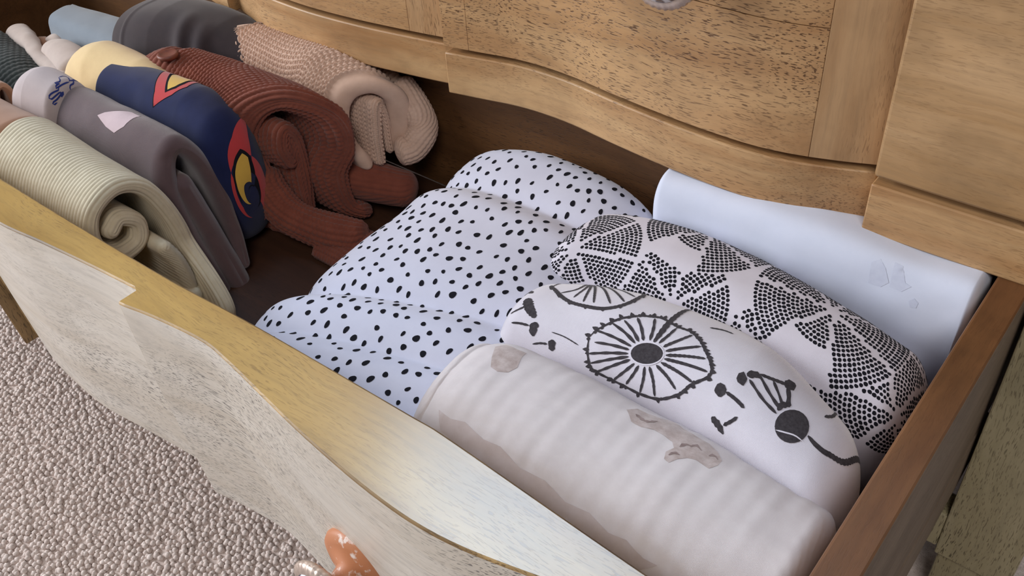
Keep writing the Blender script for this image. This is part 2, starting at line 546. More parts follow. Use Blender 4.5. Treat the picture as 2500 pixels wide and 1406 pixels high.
tag(obj('carpet_pile', rv.reshape(-1, 3), fc, M['carpet'], base=(-1.8, 0.2, -ZF)), 'beige looped berber carpet pile on the floor below the drawer', 'carpet', kind='stuff')

# ------------------------------------------------------------------ the dresser
# plan of the shaped front (measured at the dresser face); every step is a joint between two sections
XS = [-2.93, -2.015, -1.283, -0.386, 0.04]
yL = prof([(-2.015, 1.322), (-1.9, 1.292), (-1.841, 1.279), (-1.686, 1.274), (-1.531, 1.286), (-1.382, 1.309), (-1.283, 1.328)])
yC = prof([(-1.283, 1.294), (-1.207, 1.310), (-1.129, 1.327), (-1.066, 1.333), (-0.983, 1.331), (-0.875, 1.317), (-0.725, 1.303), (-0.6, 1.301), (-0.524, 1.312), (-0.45, 1.335), (-0.386, 1.361)])
yLL = lambda x: yC(-3.298-x+0.0)
yR = prof([(-0.386, 1.324), (-0.25, 1.326), (-0.126, 1.329), (0.04, 1.332)])
# the same sections on the pulled-out drawer
dL = prof([(-2.015, 0.512), (-1.9, 0.488), (-1.78, 0.477), (-1.664, 0.475), (-1.546, 0.489), (-1.4, 0.504), (-1.278, 0.514)])
dC = prof([(-1.278, 0.474), (-1.2, 0.488), (-1.094, 0.499), (-1.03, 0.494), (-0.942, 0.481), (-0.85, 0.467), (-0.759, 0.456), (-0.68, 0.449), (-0.598, 0.447), (-0.52, 0.455), (-0.424, 0.477), (-0.386, 0.49)])
dLL = prof([(-2.93, 0.49), (-2.8, 0.46), (-2.6, 0.455), (-2.45, 0.49), (-2.25, 0.522), (-2.12, 0.508), (-2.015, 0.478)])
dR = prof([(-0.386, 0.452), (-0.2, 0.452), (0.04, 0.455)])
SECT = [(XS[0], XS[1], yLL, dLL), (XS[1], XS[2], yL, dL), (XS[2], XS[3], yC, dC), (XS[3], XS[4], yR, dR)]

def slab(x0, x1, yf, yb, z0, z1, n=40, tilt=0.0, nz=2, bulge=0.0, round_top=0.0):
    """board with a shaped front yf(x) and back yb(x); front leans back by tilt at the bottom"""
    xs = np.linspace(x0, x1, n)
    zs = np.linspace(z1, z0, nz)
    V = []; F = []
    for i, x in enumerate(xs):
        for k, z in enumerate(zs):
            fr = (z1-z)/(z1-z0)
            V.append((x, yf(x)+tilt*fr**1.5-bulge*math.sin(math.pi*fr), z))
        for k, z in enumerate(zs[::-1]):
            V.append((x, yb(x), z))
    mloop = 2*nz
    for i in range(n-1):
        for k in range(mloop):
            k2 = (k+1) % mloop
            F.append((i*mloop+k, (i+1)*mloop+k, (i+1)*mloop+k2, i*mloop+k2))
    F.append(tuple(range(mloop)))
    F.append(tuple((n-1)*mloop+k for k in range(mloop-1, -1, -1)))
    F = [f[::-1] for f in F]
    return V, F

def shade_auto(o, deg=35):
    me = o.data
    me.polygons.foreach_set('use_smooth', np.ones(len(me.polygons), bool))
    try:
        me.set_sharp_from_angle(angle=math.radians(deg))
    except Exception:
        pass

dresser = empty('dresser', (-1.45, 1.75, -ZF))
tag(dresser, 'wide honey-brown mango wood dresser with a stepped wavy front and its bottom drawer pulled out', 'dresser')
RB, RT = 0.0, 0.094       # rail
DB, DT = 0.108, 0.62      # closed drawer above it
for k, (x0, x1, yf, df) in enumerate(SECT):
    g = 0.0015
    v, f = slab(x0+g, x1-g, yf, lambda x: 1.42, RB, RT)
    o = obj('rail_section', v, f, M['rail'], dresser, bevel=0.003); shade_auto(o)
upper = obj('closed_drawer', *box(-2.9, -0.12, 1.42, 2.1, DB+0.01, DT-0.02), M['inner'], dresser, smooth=False)
for k, (x0, x1, yf, df) in enumerate(SECT):
    g = 0.002
    st = 0.105
    proud = 0.012
    def pf(x, yf=yf): return yf(x)-proud*0
    if k == 3:
        v, f = slab(x0+g, x1-g, pf, lambda x: 1.418, DB, DT)
        o = obj('front_board', v, f, M['plainface'], upper, bevel=0.006); shade_auto(o)
        continue
    # two boards between upright end pieces
    xa, xb = x0+g, x1-g
    zm = 0.335
    for (a, b, z0, z1, mt) in ((xa+st*0.55, xb-st, DB, zm-0.0006, 'face'), (xa+st*0.55, xb-st, zm+0.0006, DT, 'face'), (xa, xa+st*0.55-0.0006, DB, DT, 'stile' if k < 2 else 'face'), (xb-st+0.0006, xb, DB, DT, 'stile')):
        v, f = slab(a, b, pf, lambda x: 1.418, z0, z1, n=28)
        o = obj('front_board', v, f, M[mt], upper, bevel=0.0008 if z1 != DT else 0.0008); shade_auto(o)
# carcass
obj('top_board', *box(-3.34, 0.06, 1.26, 2.3, 0.64, 0.69), M['face'], dresser, smooth=False, bevel=0.008)
obj('side_panel', *box(-0.01, 0.036, 1.40, 2.28, -0.62, 0.64), M['inner'], dresser, smooth=False)
obj('side_panel', *box(-3.33, -3.285, 1.40, 2.28, -0.62, 0.64), M['inner'], dresser, smooth=False)
obj('back_panel', *box(-3.285, -0.01, 2.25, 2.28, -0.62, 0.64), M['inner'], dresser, smooth=False)
obj('dust_panel', *box(-3.285, -0.01, 1.42, 2.25, 0.03, 0.05), M['inner'], dresser, smooth=False)
obj('post', *box(-0.106, 0.036, 1.335, 1.40, -0.70, -0.003), M['post'], dresser, smooth=False, bevel=0.004)
obj('post', *box(-3.33, -3.19, 1.335, 1.40, -0.70, -0.003), M['post'], dresser, smooth=False, bevel=0.004)
obj('bottom_rail', *box(-3.19, -0.1065, 1.336, 1.40, -0.68, -0.583), M['post'], dresser, smooth=False, bevel=0.004)
for (x0, x1, y0, y1) in ((-0.10, 0.03, 1.345, 1.46), (-3.325, -3.2, 1.345, 1.46), (-0.10, 0.03, 2.14, 2.26), (-3.325, -3.2, 2.14, 2.26)):
    obj('foot', *box(x0, x1, y0, y1, -ZF+0.002, -0.62), M['post'], dresser, smooth=False, bevel=0.006)
obj('runner', *box(-0.107, -0.085, 1.42, 2.2, -0.583, -0.45), M['inner'], dresser, smooth=False)
obj('runner', *box(-3.2, -3.19, 1.42, 2.2, -0.583, -0.45), M['inner'], dresser, smooth=False)

# pulled-out drawer
IN = prof([(-3.15, 0.556), (-1.815, 0.556), (-1.301, 0.561), (-1.054, 0.572), (-0.722, 0.579), (-0.645, 0.579), (-0.315, 0.560), (-0.115, 0.556), (0.05, 0.556)])
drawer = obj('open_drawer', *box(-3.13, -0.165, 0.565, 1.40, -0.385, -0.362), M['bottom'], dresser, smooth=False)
drawer['label'] = 'dark drawer bottom'
def stepped_slab(sects, yb, z0, z1, tilt, nz):
    pr = []
    for x0, x1, df in sects:
        for x in np.linspace(x0, x1, 60):
            pr.append((x, float(df(x))))
    V = []; F = []
    zs = np.linspace(z1, z0, nz); mloop = 2*nz
    for x, y in pr:
        for z in zs:
            V.append((x, y+tilt*((z1-z)/(z1-z0))**1.5, z))
        for z in zs[::-1]:
            V.append((x, float(yb(x)), z))
    n = len(pr)
    for i in range(n-1):
        step = abs(pr[i+1][0]-pr[i][0]) < 1e-9
        for k in range(nz-1 if step else mloop):
            k2 = (k+1) % mloop
            F.append((i*mloop+k, i*mloop+k2, (i+1)*mloop+k2, (i+1)*mloop+k))
    F.append(tuple(range(mloop-1, -1, -1)))
    F.append(tuple((n-1)*mloop+k for k in range(mloop)))
    return V, F
v, f = stepped_slab([(x0, x1, df) for x0, x1, yf, df in SECT], IN, -0.53, 0.0, 0.026, 14)
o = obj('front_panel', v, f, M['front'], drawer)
me_ = o.data
bm_ = __import__('bmesh').new(); bm_.from_mesh(me_)
__import__('bmesh').ops.remove_doubles(bm_, verts=bm_.verts, dist=1e-6)
__import__('bmesh').ops.dissolve_degenerate(bm_, edges=bm_.edges, dist=1e-7)
__import__('bmesh').ops.recalc_face_normals(bm_, faces=bm_.faces)
bm_.to_mesh(me_); bm_.free()
o.data.materials.append(M['fronttop'])
o.data.materials.append(M['wornedge'])
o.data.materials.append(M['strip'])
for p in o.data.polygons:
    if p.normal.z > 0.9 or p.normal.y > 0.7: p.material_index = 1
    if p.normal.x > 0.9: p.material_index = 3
shade_auto(o)
b_ = o.modifiers.new('bevel', 'BEVEL'); b_.width = 0.0035*S; b_.segments = 2; b_.material = 2; b_.limit_method = 'ANGLE'; b_.angle_limit = math.radians(50)
o = obj('side_board', *box(-0.165, -0.114, 0.575, 1.98, -0.355, -0.0), M['side'], drawer, smooth=False, bevel=0.004)
o.data.materials.append(M['sideout'])
for p in o.data.polygons:
    if p.normal.x > 0.9: p.material_index = 1
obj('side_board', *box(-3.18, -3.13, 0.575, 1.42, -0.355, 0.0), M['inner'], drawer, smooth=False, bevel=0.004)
obj('runner_board', *box(-0.150, -0.112, 0.575, 1.42, -0.50, -0.361), M['sideout'], drawer, smooth=False, bevel=0.003)
obj('runner_board', *box(-3.17, -3.14, 0.575, 1.42, -0.50, -0.361), M['sideout'], drawer, smooth=False, bevel=0.003)
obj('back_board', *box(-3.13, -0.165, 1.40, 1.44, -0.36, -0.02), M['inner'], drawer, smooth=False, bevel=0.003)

# round ceramic knobs in a notched metal rim on a copper rose
kw = NT('worn_copper')
obw = kw.n('ShaderNodeTexCoord').outputs['Object']
kw.l(kw.mix(kw.ramp(kw.noise(obw, 70, 4, 0.6), [(0.57, G(0)), (0.64, G(0.9))]), lin((186, 122, 84)), lin((232, 220, 212))), kw.b.inputs['Base Color'])
kw.b.inputs['Roughness'].default_value = 0.5
M['copper'] = kw.m
M['rim'] = plain('pale_metal_rim', (206, 186, 172), 0.35, 0.5)
kc = NT('painted_ceramic')
obc = kc.n('ShaderNodeTexCoord').outputs['Object']
vo = kc.n('ShaderNodeTexVoronoi'); vo.inputs['Scale'].default_value = 75; kc.l(obc, vo.inputs['Vector'])
kc.l(kc.ramp(vo.outputs['Distance'], [(0.30, lin((28, 34, 66))), (0.42, lin((226, 230, 238)))]), kc.b.inputs['Base Color'])
kc.b.inputs['Roughness'].default_value = 0.15; kc.b.inputs['Coat Weight'].default_value = 0.6
M['ceramic'] = kc.m
def lathe_y(c, prof_pts, m=40, wav=0, amp=0.0):
    """revolve (distance toward the viewer, radius) about an axis pointing to -Y through c"""
    P = np.zeros((len(prof_pts), m, 3))
    th = np.linspace(0, 2*math.pi, m, endpoint=False)
    for i, (d, r) in enumerate(prof_pts):
        rr = r*(1+(amp*np.cos(wav*th) if wav and r > 0.03 else 0))
        P[i, :, 0] = c[0]+rr*np.cos(th); P[i, :, 1] = c[1]-d; P[i, :, 2] = c[2]+rr*np.sin(th)
    return P
def knob(c, parent):
    r = grid_obj('knob_rose', lathe_y(c, [(-0.006, 0.0005), (-0.006, 0.072), (0.004, 0.074), (0.012, 0.070), (0.018, 0.056), (0.026, 0.026), (0.05, 0.02), (0.062, 0.026), (0.064, 0.0005)]), M['copper'], parent, flip=True)
    grid_obj('knob_rim', lathe_y(c, [(0.058, 0.0005), (0.058, 0.03), (0.062, 0.062), (0.070, 0.070), (0.077, 0.069), (0.083, 0.058), (0.078, 0.0005)], 120, 36, 0.016), M['rim'], parent, flip=True)
    grid_obj('knob_face', lathe_y(c, [(0.076, 0.0005), (0.076, 0.056), (0.085, 0.054), (0.094, 0.042), (0.099, 0.022), (0.10, 0.0005)]), M['ceramic'], parent, flip=True)
knob((-0.775, 0.472, -0.288), drawer)
knob((-0.735, 1.303, 0.414), upper)
knob((-2.52, 0.468, -0.288), drawer)
knob((-2.56, 1.303, 0.414), upper)

# ------------------------------------------------------------------ cloth in the drawer, right-hand side
def decal(name, surf, polys, mat, parent, off=0.0005, kind=None):
    """polys: lists of (s,t) or triangles strips already split into small faces"""
    V = []; F = []
    for verts, faces in polys:
        o = len(V)
        V += [tuple(surf.at(s, t, off)) for s, t in verts]
        F += [tuple(i+o for i in q) for q in faces]
    ob = obj(name, V, F, mat, parent)
    if kind: ob['kind'] = kind
    return ob

def decals(name, surf, polys, mat, parent, off=0.0005):
    for p in polys:
        decal(name, surf, [p], mat, parent, off)

def disc(s, t, rs, rt, a=0.0, n=10, irr=0.0):
    vs = [(s, t)]
    for k in range(n):
        th = 2*math.pi*k/n
        q = 1+irr*math.sin(3*th+s*91)+irr*0.6*math.sin(2*th+t*77)
        x, y = math.cos(th)*q, math.sin(th)*q
        ca, sa = math.cos(a), math.sin(a)
        vs.append((s+rs*(x*ca-y*sa*0.75), t+rt*(x*sa+y*ca*0.75)))
    return vs, [(0, 1+k, 1+(k+1) % n) for k in range(n)]

def smooth01(x): x = np.clip(x, 0, 1); return x*x*(3-2*x)

M['muslin'] = cloth('pale_muslin', (222, 213, 213), (208, 197, 197), 1500, 0.25, 0.6, crinkle=1.5)
M['polka'] = cloth('white_gauze', (214, 216, 234), (204, 206, 226), 1700, 0.2, 0.4, crinkle=0.6)
M['flannel'] = cloth('white_flannel', (216, 212, 222), (202, 197, 208), 900, 0.25, 0.5, crinkle=2.0, sheen=0.6)
M['terry'] = cloth('white_dot_cloth', (216, 212, 224), (206, 202, 214), 1300, 0.2, 0.5)
M['sheet'] = cloth('white_cotton', (214, 220, 238), (204, 212, 232), 1700, 0.15, 0.4, crinkle=0.5)
M['ink'] = cloth('black_print', (22, 22, 30), (34, 34, 42), 1700, 0.2, 0.4, sheen=0.0)
M['ink2'] = cloth('charcoal_print', (52, 48, 52), (74, 70, 74), 900, 0.3, 0.9, sheen=0.1, scale2=400)
M['taupe'] = cloth('taupe_print', (176, 158, 152), (206, 192, 188), 900, 0.2, 0.9, scale2=160)

# polka dot swaddle: long soft fold running front to back, in three humps
def polka_h(u, v, P):
    x, y, z = P[..., 0], P[..., 1], P[..., 2]
    up = smooth01((z+0.30)/0.1)
    h = 0.010*fbm(np.stack([x*4, y*4, z*4], -1), 2)
    for (ya, sl, dep, w) in ((1.185, 0.02, 0.022, 0.03), (0.80, 0.30, 0.026, 0.03), (0.665, 0.30, 0.016, 0.022)):
        d = (y-(ya+sl*(x+1.25)))
        h = h-dep*np.exp(-(np.abs(d)/w)**1.3)*up+0.008*np.exp(-((d+0.05)/0.04)**2)*up
    wr = np.sin((y-0.25*x)*150+3*vnoise(np.stack([x*5, y*5, z*0], -1)))*0.0016*smooth01(vnoise(np.stack([x*6+3, y*7, z*0+9], -1))*2)
    return h+wr*up
P = pillow([(-1.0, 0.585, -0.255), (-1.0, 0.9, -0.245), (-1.0, 1.385, -0.215)], [0.275, 0.28, 0.255], [0.105, 0.115, 0.14], n=260, m=260, e=2.5, cap=(0.05, 0.10), along='y')
polka = grid_obj('polka_dot_swaddle', P, M['polka'], h=polka_h, key='polka')
tag(polka, 'white muslin swaddle with black polka dots folded in soft humps across the drawer', 'swaddle')
def poisson(n_try, w, h, r, seed):
    rg = np.random.default_rng(seed); pts = []; cell = {}
    for _ in range(n_try):
        x, y = rg.uniform(0, w), rg.uniform(0, h)
        ix, iy = int(x/r), int(y/r)
        if any((px-x)**2+(py-y)**2 < r*r for a in (-1, 0, 1) for b in (-1, 0, 1) for px, py in cell.get((ix+a, iy+b), ())): continue
        cell.setdefault((ix, iy), []).append((x, y)); pts.append((x, y))
    return pts, rg
Ls, Lt = 0.80, 1.30
pts, rg = poisson(22000, Ls, Lt, 0.0208, 3)
polys = [disc(x/Ls, y/Lt, q/Ls, q*0.95/Lt, a, 12, 0.06) for (x, y), q, a in ((p, rg.uniform(0.0046, 0.0072), rg.uniform(0, 3.1)) for p in pts) if 0.12 < y/Lt < 0.88 and 0.01 < x/Ls < 0.985]
decal('dot_print', SURF['polka'], polys, M['ink'], polka, kind='stuff')

# folded white cloth at the back right
def sheet_h(u, v, P):
    return 0.008*fbm(P*np.array([4, 6, 6]), 3)+0.004*np.sin(P[..., 0]*30+P[..., 2]*20)*smooth01((P[..., 0]+0.35)*6)
P = pillow([(-0.772, 1.333, -0.181), (-0.5, 1.33, -0.178), (-0.167, 1.33, -0.178)], [0.064, 0.066, 0.066], [0.177, 0.178, 0.178], n=110, m=120, e=4.5, cap=(0.03, 0.02))
sheet = grid_obj('white_muslin', P, M['sheet'], h=sheet_h, key='sheet')
tag(sheet, 'plain white folded cotton cloth standing at the back right under the dresser rail', 'cloth')

def crinkle(a, fx, b=0.0):
    def h(u, v, P):
        q = a*fbm(P*np.array([3.5, 5, 5])+4.2, 3)
        q = q+b*(np.abs(vnoise(np.stack([P[..., 0]*fx, v*8, P[..., 2]*0], -1)))-0.3)
        return q
    return h
# scallop cloth
P = pillow([(-0.885, 1.14, -0.205), (-0.73, 1.175, -0.190), (-0.45, 1.165, -0.185), (-0.172, 1.115, -0.195)], [0.105, 0.112, 0.112, 0.105], [0.13, 0.145, 0.145, 0.13], n=150, m=150, e=2.3, cap=(0.07, 0.06))
scal = grid_obj('fan_print_blanket', P, M['terry'], h=crinkle(0.010, 10), key='scal')
tag(scal, 'rolled white blanket printed with fans of tiny black dots', 'blanket')
# dandelion cloth
P = pillow([(-0.855, 0.955, -0.205), (-0.70, 0.985, -0.185), (-0.45, 0.985, -0.175), (-0.185, 0.90, -0.195)], [0.085, 0.108, 0.112, 0.10], [0.10, 0.128, 0.132, 0.115], n=150, m=150, e=2.3, cap=(0.06, 0.08))
dand = grid_obj('dandelion_blanket', P, M['flannel'], h=crinkle(0.008, 12), key='dand')
tag(dand, 'rolled white fleece blanket with charcoal dandelion clocks, between two other rolls', 'blanket')
# front muslin
def mus_h(u, v, P):
    x = P[..., 0]
    q = 0.008*fbm(P*np.array([3, 5, 5])+8, 3)
    q = q+0.0004*np.sin(x*210+2.5*vnoise(P*6))*smooth01(vnoise(np.stack([x*3, v*4, 0*v], -1))+0.6)+0.0010*vnoise(np.stack([x*60, v*9, 0*v], -1))+0.0006*vnoise(np.stack([x*12, v*70, 0*v], -1))
    q = q-0.02*np.exp(-((x+0.79)/0.03)**2)*smooth01((P[..., 2]+0.2)*8)
    return q
P = pillow([(-0.825, 0.745, -0.175), (-0.70, 0.75, -0.195), (-0.5, 0.755, -0.205), (-0.172, 0.745, -0.205)], [0.125, 0.14, 0.143, 0.135], [0.125, 0.14, 0.143, 0.135], n=200, m=200, e=2.3, cap=(0.05, 0.045), ce=2.6)
mus = grid_obj('animal_print_muslin', P, M['muslin'], h=mus_h, key='mus')
tag(mus, 'rolled cream crinkled muslin with faint taupe animal print, nearest the drawer front', 'muslin')

# ------------------------------------------------------------------ clothes in the drawer, left-hand side
FZ = -0.358
def soft(a, f=5, seed=0.0):
    return lambda u, v, P: a*fbm(P*f+seed, 3)
def rib(w, a, f=0.006, axis='u', micro=0.0):
    def h(u, v, P):
        c = u if axis == 'u' else v
        c = c+0.004*vnoise(P*9)
        q = a*(np.abs(np.sin(math.pi*c/w))**0.65-0.65)
        if micro:
            d = v if axis == 'u' else u
            q = q+a*micro*(np.abs(np.sin(math.pi*(d/(w*0.8)+0.5*np.floor(c/w))))-0.5)
        return q+f*fbm(P*5+2, 2)
    return h
def vknit(w, hgt, a, f=0.006):
    def h(u, v, P):
        c = u/w+0.25*vnoise(P*7)
        fr = c-np.floor(c)-0.5
        t = v/hgt+np.abs(fr)*2.0
        ft = t-np.floor(t)
        s = np.sin(math.pi*ft)**0.8
        lob = np.clip(1-((np.abs(fr)-0.25)/0.25)**2, 0, 1)**0.85
        return a*(s*lob-0.5)+f*fbm(P*5+6, 2)
    return h

M['cream_knit'] = cloth('cream_rib_knit', (216, 204, 178), (200, 186, 158), 2400, 0.3, 0.8, sheen=0.2)
M['tan'] = cloth('tan_jersey', (166, 124, 98), (150, 110, 86), 1500, 0.2, 0.6)
M['plum'] = cloth('plum_fleece', (94, 74, 75), (82, 64, 67), 900, 0.3, 0.7, sheen=0.5)
M['greyprint'] = cloth('pale_grey_jersey', (186, 172, 170), (174, 160, 160), 1300, 0.2, 0.6)
M['navy'] = cloth('navy_jersey', (26, 34, 74), (20, 26, 60), 1300, 0.2, 0.6, sheen=0.2)
M['butter'] = cloth('butter_jersey', (224, 196, 146), (210, 180, 132), 1300, 0.2, 0.5)
M['rust'] = cloth('rust_knit', (136, 76, 60), (112, 60, 48), 2200, 0.3, 0.7, sheen=0.2)
M['beigeknit'] = cloth('pinkish_beige_knit', (222, 190, 170), (202, 168, 148), 2200, 0.3, 0.6, sheen=0.2)
M['charcoal'] = cloth('charcoal_jersey', (58, 49, 52), (46, 40, 45), 1300, 0.2, 0.7)
M['blue'] = cloth('dusty_blue_jersey', (128, 138, 148), (116, 126, 138), 1300, 0.2, 0.4)
M['green'] = cloth('dark_green_knit', (42, 52, 50), (28, 36, 36), 1600, 0.4, 0.8)
M['black'] = cloth('black_jersey', (24, 26, 40), (16, 18, 30), 1300, 0.2, 0.6)
M['offwhite'] = cloth('off_white_jersey', (196, 180, 170), (180, 164, 156), 1300, 0.2, 0.6)
M['red'] = cloth('red_print', (186, 60, 62), (170, 52, 56), 1300, 0.1, 0.4)
M['yellow'] = cloth('yellow_print', (214, 174, 76), (200, 160, 66), 1300, 0.1, 0.4)
M['pink'] = cloth('pink_print', (200, 178, 180), (184, 160, 164), 900, 0.2, 0.6)
M['taupedark'] = cloth('dark_taupe_print', (132, 112, 108), (160, 140, 136), 900, 0.2, 0.9, scale2=200)
M['taupepale'] = cloth('underside_shade_taupe', (196, 181, 178), (206, 193, 191), 900, 0.2, 0.9, scale2=120)  # paints the shaded underside of the front muslin roll
M['faint'] = cloth('faint_blue_print', (200, 206, 226), (209, 215, 233), 900, 0.2, 0.9, scale2=200)
M['blueink'] = cloth('blue_print', (40, 54, 120), (34, 46, 108), 1300, 0.1, 0.3)

# cream ribbed jumper, rolled at the end
def cream_dx(P, fx, fs):
    P = P.copy()
    P[..., 0] += smooth01((fx-0.5)/0.5)*smooth01((0.22-fs)/0.2)*0.12
    return P
cream = empty('cream_jumper', (-1.83, 0.68, FZ))
tag(cream, 'rolled cream rib-knit jumper nearest the drawer front on the left', 'jumper')
P = ribbon([(0.755, FZ), (0.778, -0.25), (0.772, -0.14), (0.74, -0.05), (0.685, -0.018), (0.625, -0.045), (0.603, -0.105), (0.63, -0.155), (0.685, -0.152), (0.70, -0.112), (0.67, -0.085), (0.645, -0.10)], 0.036, -2.005, -1.60, n=290, ns=200, dx=cream_dx, wob=0.008, seed=2.0)
grid_obj('body', P, M['cream_knit'], cream, h=rib(0.0112, 0.0028), key='cream')
P = ribbon([(0.71, -0.17), (0.728, -0.22), (0.735, -0.29), (0.73, FZ)], 0.03, -1.95, -1.56, n=150, ns=60, wob=0.010, seed=8.0)
grid_obj('sleeve', P, M['cream_knit'], cream, h=rib(0.0125, 0.0028, axis='v'))
# plum sweatshirt
def plum_dx(P, fx, fs):
    P = P.copy()
    P[..., 0] += smooth01((fx-0.7)/0.3)*np.clip(-P[..., 2]-0.05, 0, 1)*0.30
    return P
plum = empty('plum_sweatshirt', (-1.85, 0.85, FZ))
P = ribbon([(0.800, FZ), (0.795, -0.24), (0.80, -0.14), (0.825, -0.068), (0.862, -0.04), (0.895, -0.075), (0.905, -0.15), (0.898, -0.24), (0.88, -0.33)], 0.046, -2.09, -1.66, n=110, ns=150, dx=plum_dx, wob=0.010, seed=5.0, thick_tab=([0, 0.3, 0.5, 1], [0.06, 0.06, 0.048, 0.034]))
grid_obj('body', P, M['plum'], plum, h=soft(0.006), key='plum')
P = ribbon([(0.852, FZ), (0.848, -0.24), (0.843, -0.17), (0.838, -0.12)], 0.05, -2.0, -1.655, n=80, ns=70, dx=plum_dx, wob=0.008, seed=6.0)
grid_obj('inner_fold', P, M['plum'], plum, h=soft(0.006))
tag(plum, 'rolled plum-brown sweatshirt with pale pink patches', 'sweatshirt')
# pale grey printed top, showing at the left end of the plum roll
P = pillow([(-2.24, 0.815, -0.17), (-2.14, 0.835, -0.155), (-2.04, 0.845, -0.16)], [0.07, 0.082, 0.07], [0.17, 0.175, 0.16], n=70, m=90, e=2.3, cap=(0.09, 0.03))
grey = grid_obj('grey_print_top', P, M['greyprint'], h=soft(0.006), key='grey')
tag(grey, 'pale grey top with a blue line drawing of a dog, behind the tan cloth', 'top')
# tan cloth
P = ribbon([(0.60, FZ), (0.60, -0.16), (0.635, -0.055), (0.70, -0.04), (0.755, -0.08), (0.765, -0.2), (0.76, FZ)], 0.05, -2.62, -2.01, n=60, ns=70, wob=0.01, seed=3)
o = grid_obj('tan_trousers', P, M['tan'], h=soft(0.004))
tag(o, 'tan jersey trousers folded at the left end of the cream jumper', 'trousers')
P = ribbon([(0.775, -0.30), (0.772, -0.12), (0.79, -0.065), (0.815, -0.10), (0.82, -0.28)], 0.02, -2.6, -2.30, n=40, ns=50, wob=0.012, seed=13)
o = grid_obj('tan_waistband', P, M['tan'], h=rib(0.02, 0.001))
tag(o, 'small tan folded band beside the dark green knit', 'garment')
# navy top with emblem
P = pillow([(-2.095, 0.975, -0.18), (-1.9, 0.985, -0.175), (-1.76, 0.99, -0.175), (-1.61, 0.965, -0.195)], [0.085, 0.088, 0.09, 0.082], [0.165, 0.172, 0.175, 0.16], n=130, m=130, e=2.3, cap=(0.03, 0.085))
navy = grid_obj('navy_top', P, M['navy'], h=soft(0.007), key='navy')
tag(navy, 'rolled navy top with a red and yellow angular emblem', 'top')
# butter-coloured cloth in its left end
P = pillow([(-2.31, 0.965, -0.19), (-2.19, 1.0, -0.16), (-2.05, 1.01, -0.17), (-1.85, 1.01, -0.19)], [0.06, 0.092, 0.09, 0.07], [0.11, 0.16, 0.17, 0.155], n=70, m=90, e=2.1, cap=(0.10, 0.03))
o = grid_obj('butter_leggings', P, M['butter'], h=soft(0.006), key='butter')
tag(o, 'pale butter-yellow cloth showing at the left end of the navy top', 'leggings')

# rust ribbed cardigan
def rust_dx(P, fx, fs):
    P = P.copy()
    d = np.clip(-P[..., 2]-0.10, 0, 1)
    front = smooth01((1.14-P[..., 1])/0.08)
    P[..., 0] += smooth01((fx-0.25)/0.75)*(front*d*0.30+np.clip((P[..., 1]-1.03)/0.12, -0.3, 1.2)*0.15)
    P[..., 1] += smooth01((fx-0.35)/0.65)*front*np.clip(-P[..., 2]-0.2, 0, 1)*0.05
    P[..., 2] -= 0.05*smooth01((0.3-fx)/0.3)*0
    return P
P = ribbon([(1.045, -0.335), (1.03, -0.24), (1.025, -0.13), (1.05, -0.05), (1.10, -0.02), (1.155, -0.06), (1.165, -0.14), (1.14, -0.22), (1.15, -0.31), (1.185, -0.335)], 0.05, -1.98, -1.665, n=200, ns=360, dx=rust_dx, wob=0.014, seed=9, thick_tab=([0, 0.3, 0.5, 1], [0.062, 0.06, 0.05, 0.04]))
rust = empty('rust_cardigan', (-1.75, 1.1, FZ))
tag(rust, 'rust-red rib-knit cardigan loosely rolled, its sleeve and hem spilling to the right', 'cardigan')
grid_obj('body', P, M['rust'], rust, h=rib(0.0150, 0.0068, 0.008, 'u', 0.4))
P = ribbon([(1.10, -0.30), (1.105, -0.2), (1.10, -0.12), (1.075, -0.085), (1.065, -0.12), (1.08, -0.16)], 0.036, -1.85, -1.58, n=80, ns=150, wob=0.012, seed=19)
grid_obj('inner_fold', P, M['rust'], rust, h=rib(0.0150, 0.0068, 0.006, 'u', 0.4))
P = tube([(-1.66, 1.035, -0.19), (-1.63, 1.03, -0.25), (-1.58, 1.035, -0.295), (-1.50, 1.06, -0.315), (-1.40, 1.095, -0.322)], [0.035, 0.042, 0.042, 0.046, 0.04], 110, 200)
grid_obj('front_fold', P, M['rust'], rust, h=rib(0.0150, 0.005, 0.006, 'v', 0.4))
P = ribbon([(1.015, FZ+0.012), (1.035, -0.33), (1.09, -0.318), (1.13, FZ+0.014)], 0.024, -1.50, -1.385, n=120, ns=90, wob=0.006, seed=23)
grid_obj('hem', P, M['rust'], rust, h=rib(0.011, 0.003, 0.003, 'v', 0.3))
P = tube([(-1.75, 1.15, -0.22), (-1.62, 1.19, -0.25), (-1.52, 1.225, -0.275), (-1.40, 1.27, -0.285)], [0.05, 0.056, 0.05, 0.042], 130, 180)
grid_obj('sleeve', P, M['rust'], rust, h=rib(0.0135, 0.0022, 0.008, 'v'))
P = pillow([(-2.08, 1.06, -0.11), (-1.99, 1.075, -0.08), (-1.90, 1.08, -0.09)], [0.06, 0.066, 0.06], [0.075, 0.085, 0.08], n=90, m=110, cap=(0.05, 0.03))
grid_obj('collar', P, M['rust'], rust, h=rib(0.016, 0.004, 0.006, 'u', 0.3))
Pb = np.zeros((7, 24, 3))
for i, (r, zz) in enumerate([(0.0005, 0.0), (0.022, 0.0), (0.025, 0.004), (0.025, 0.009), (0.021, 0.012), (0.017, 0.009), (0.0005, 0.009)]):
    th = np.linspace(0, 2*math.pi, 24, endpoint=False)
    Pb[i] = np.stack([-1.945+r*np.cos(th), 1.055+r*np.sin(th), 0.004+zz+0*th-0.25*r*np.sin(th)*0], 1)
grid_obj('button', Pb, plain('rust_button', (122, 66, 50), 0.5), rust)

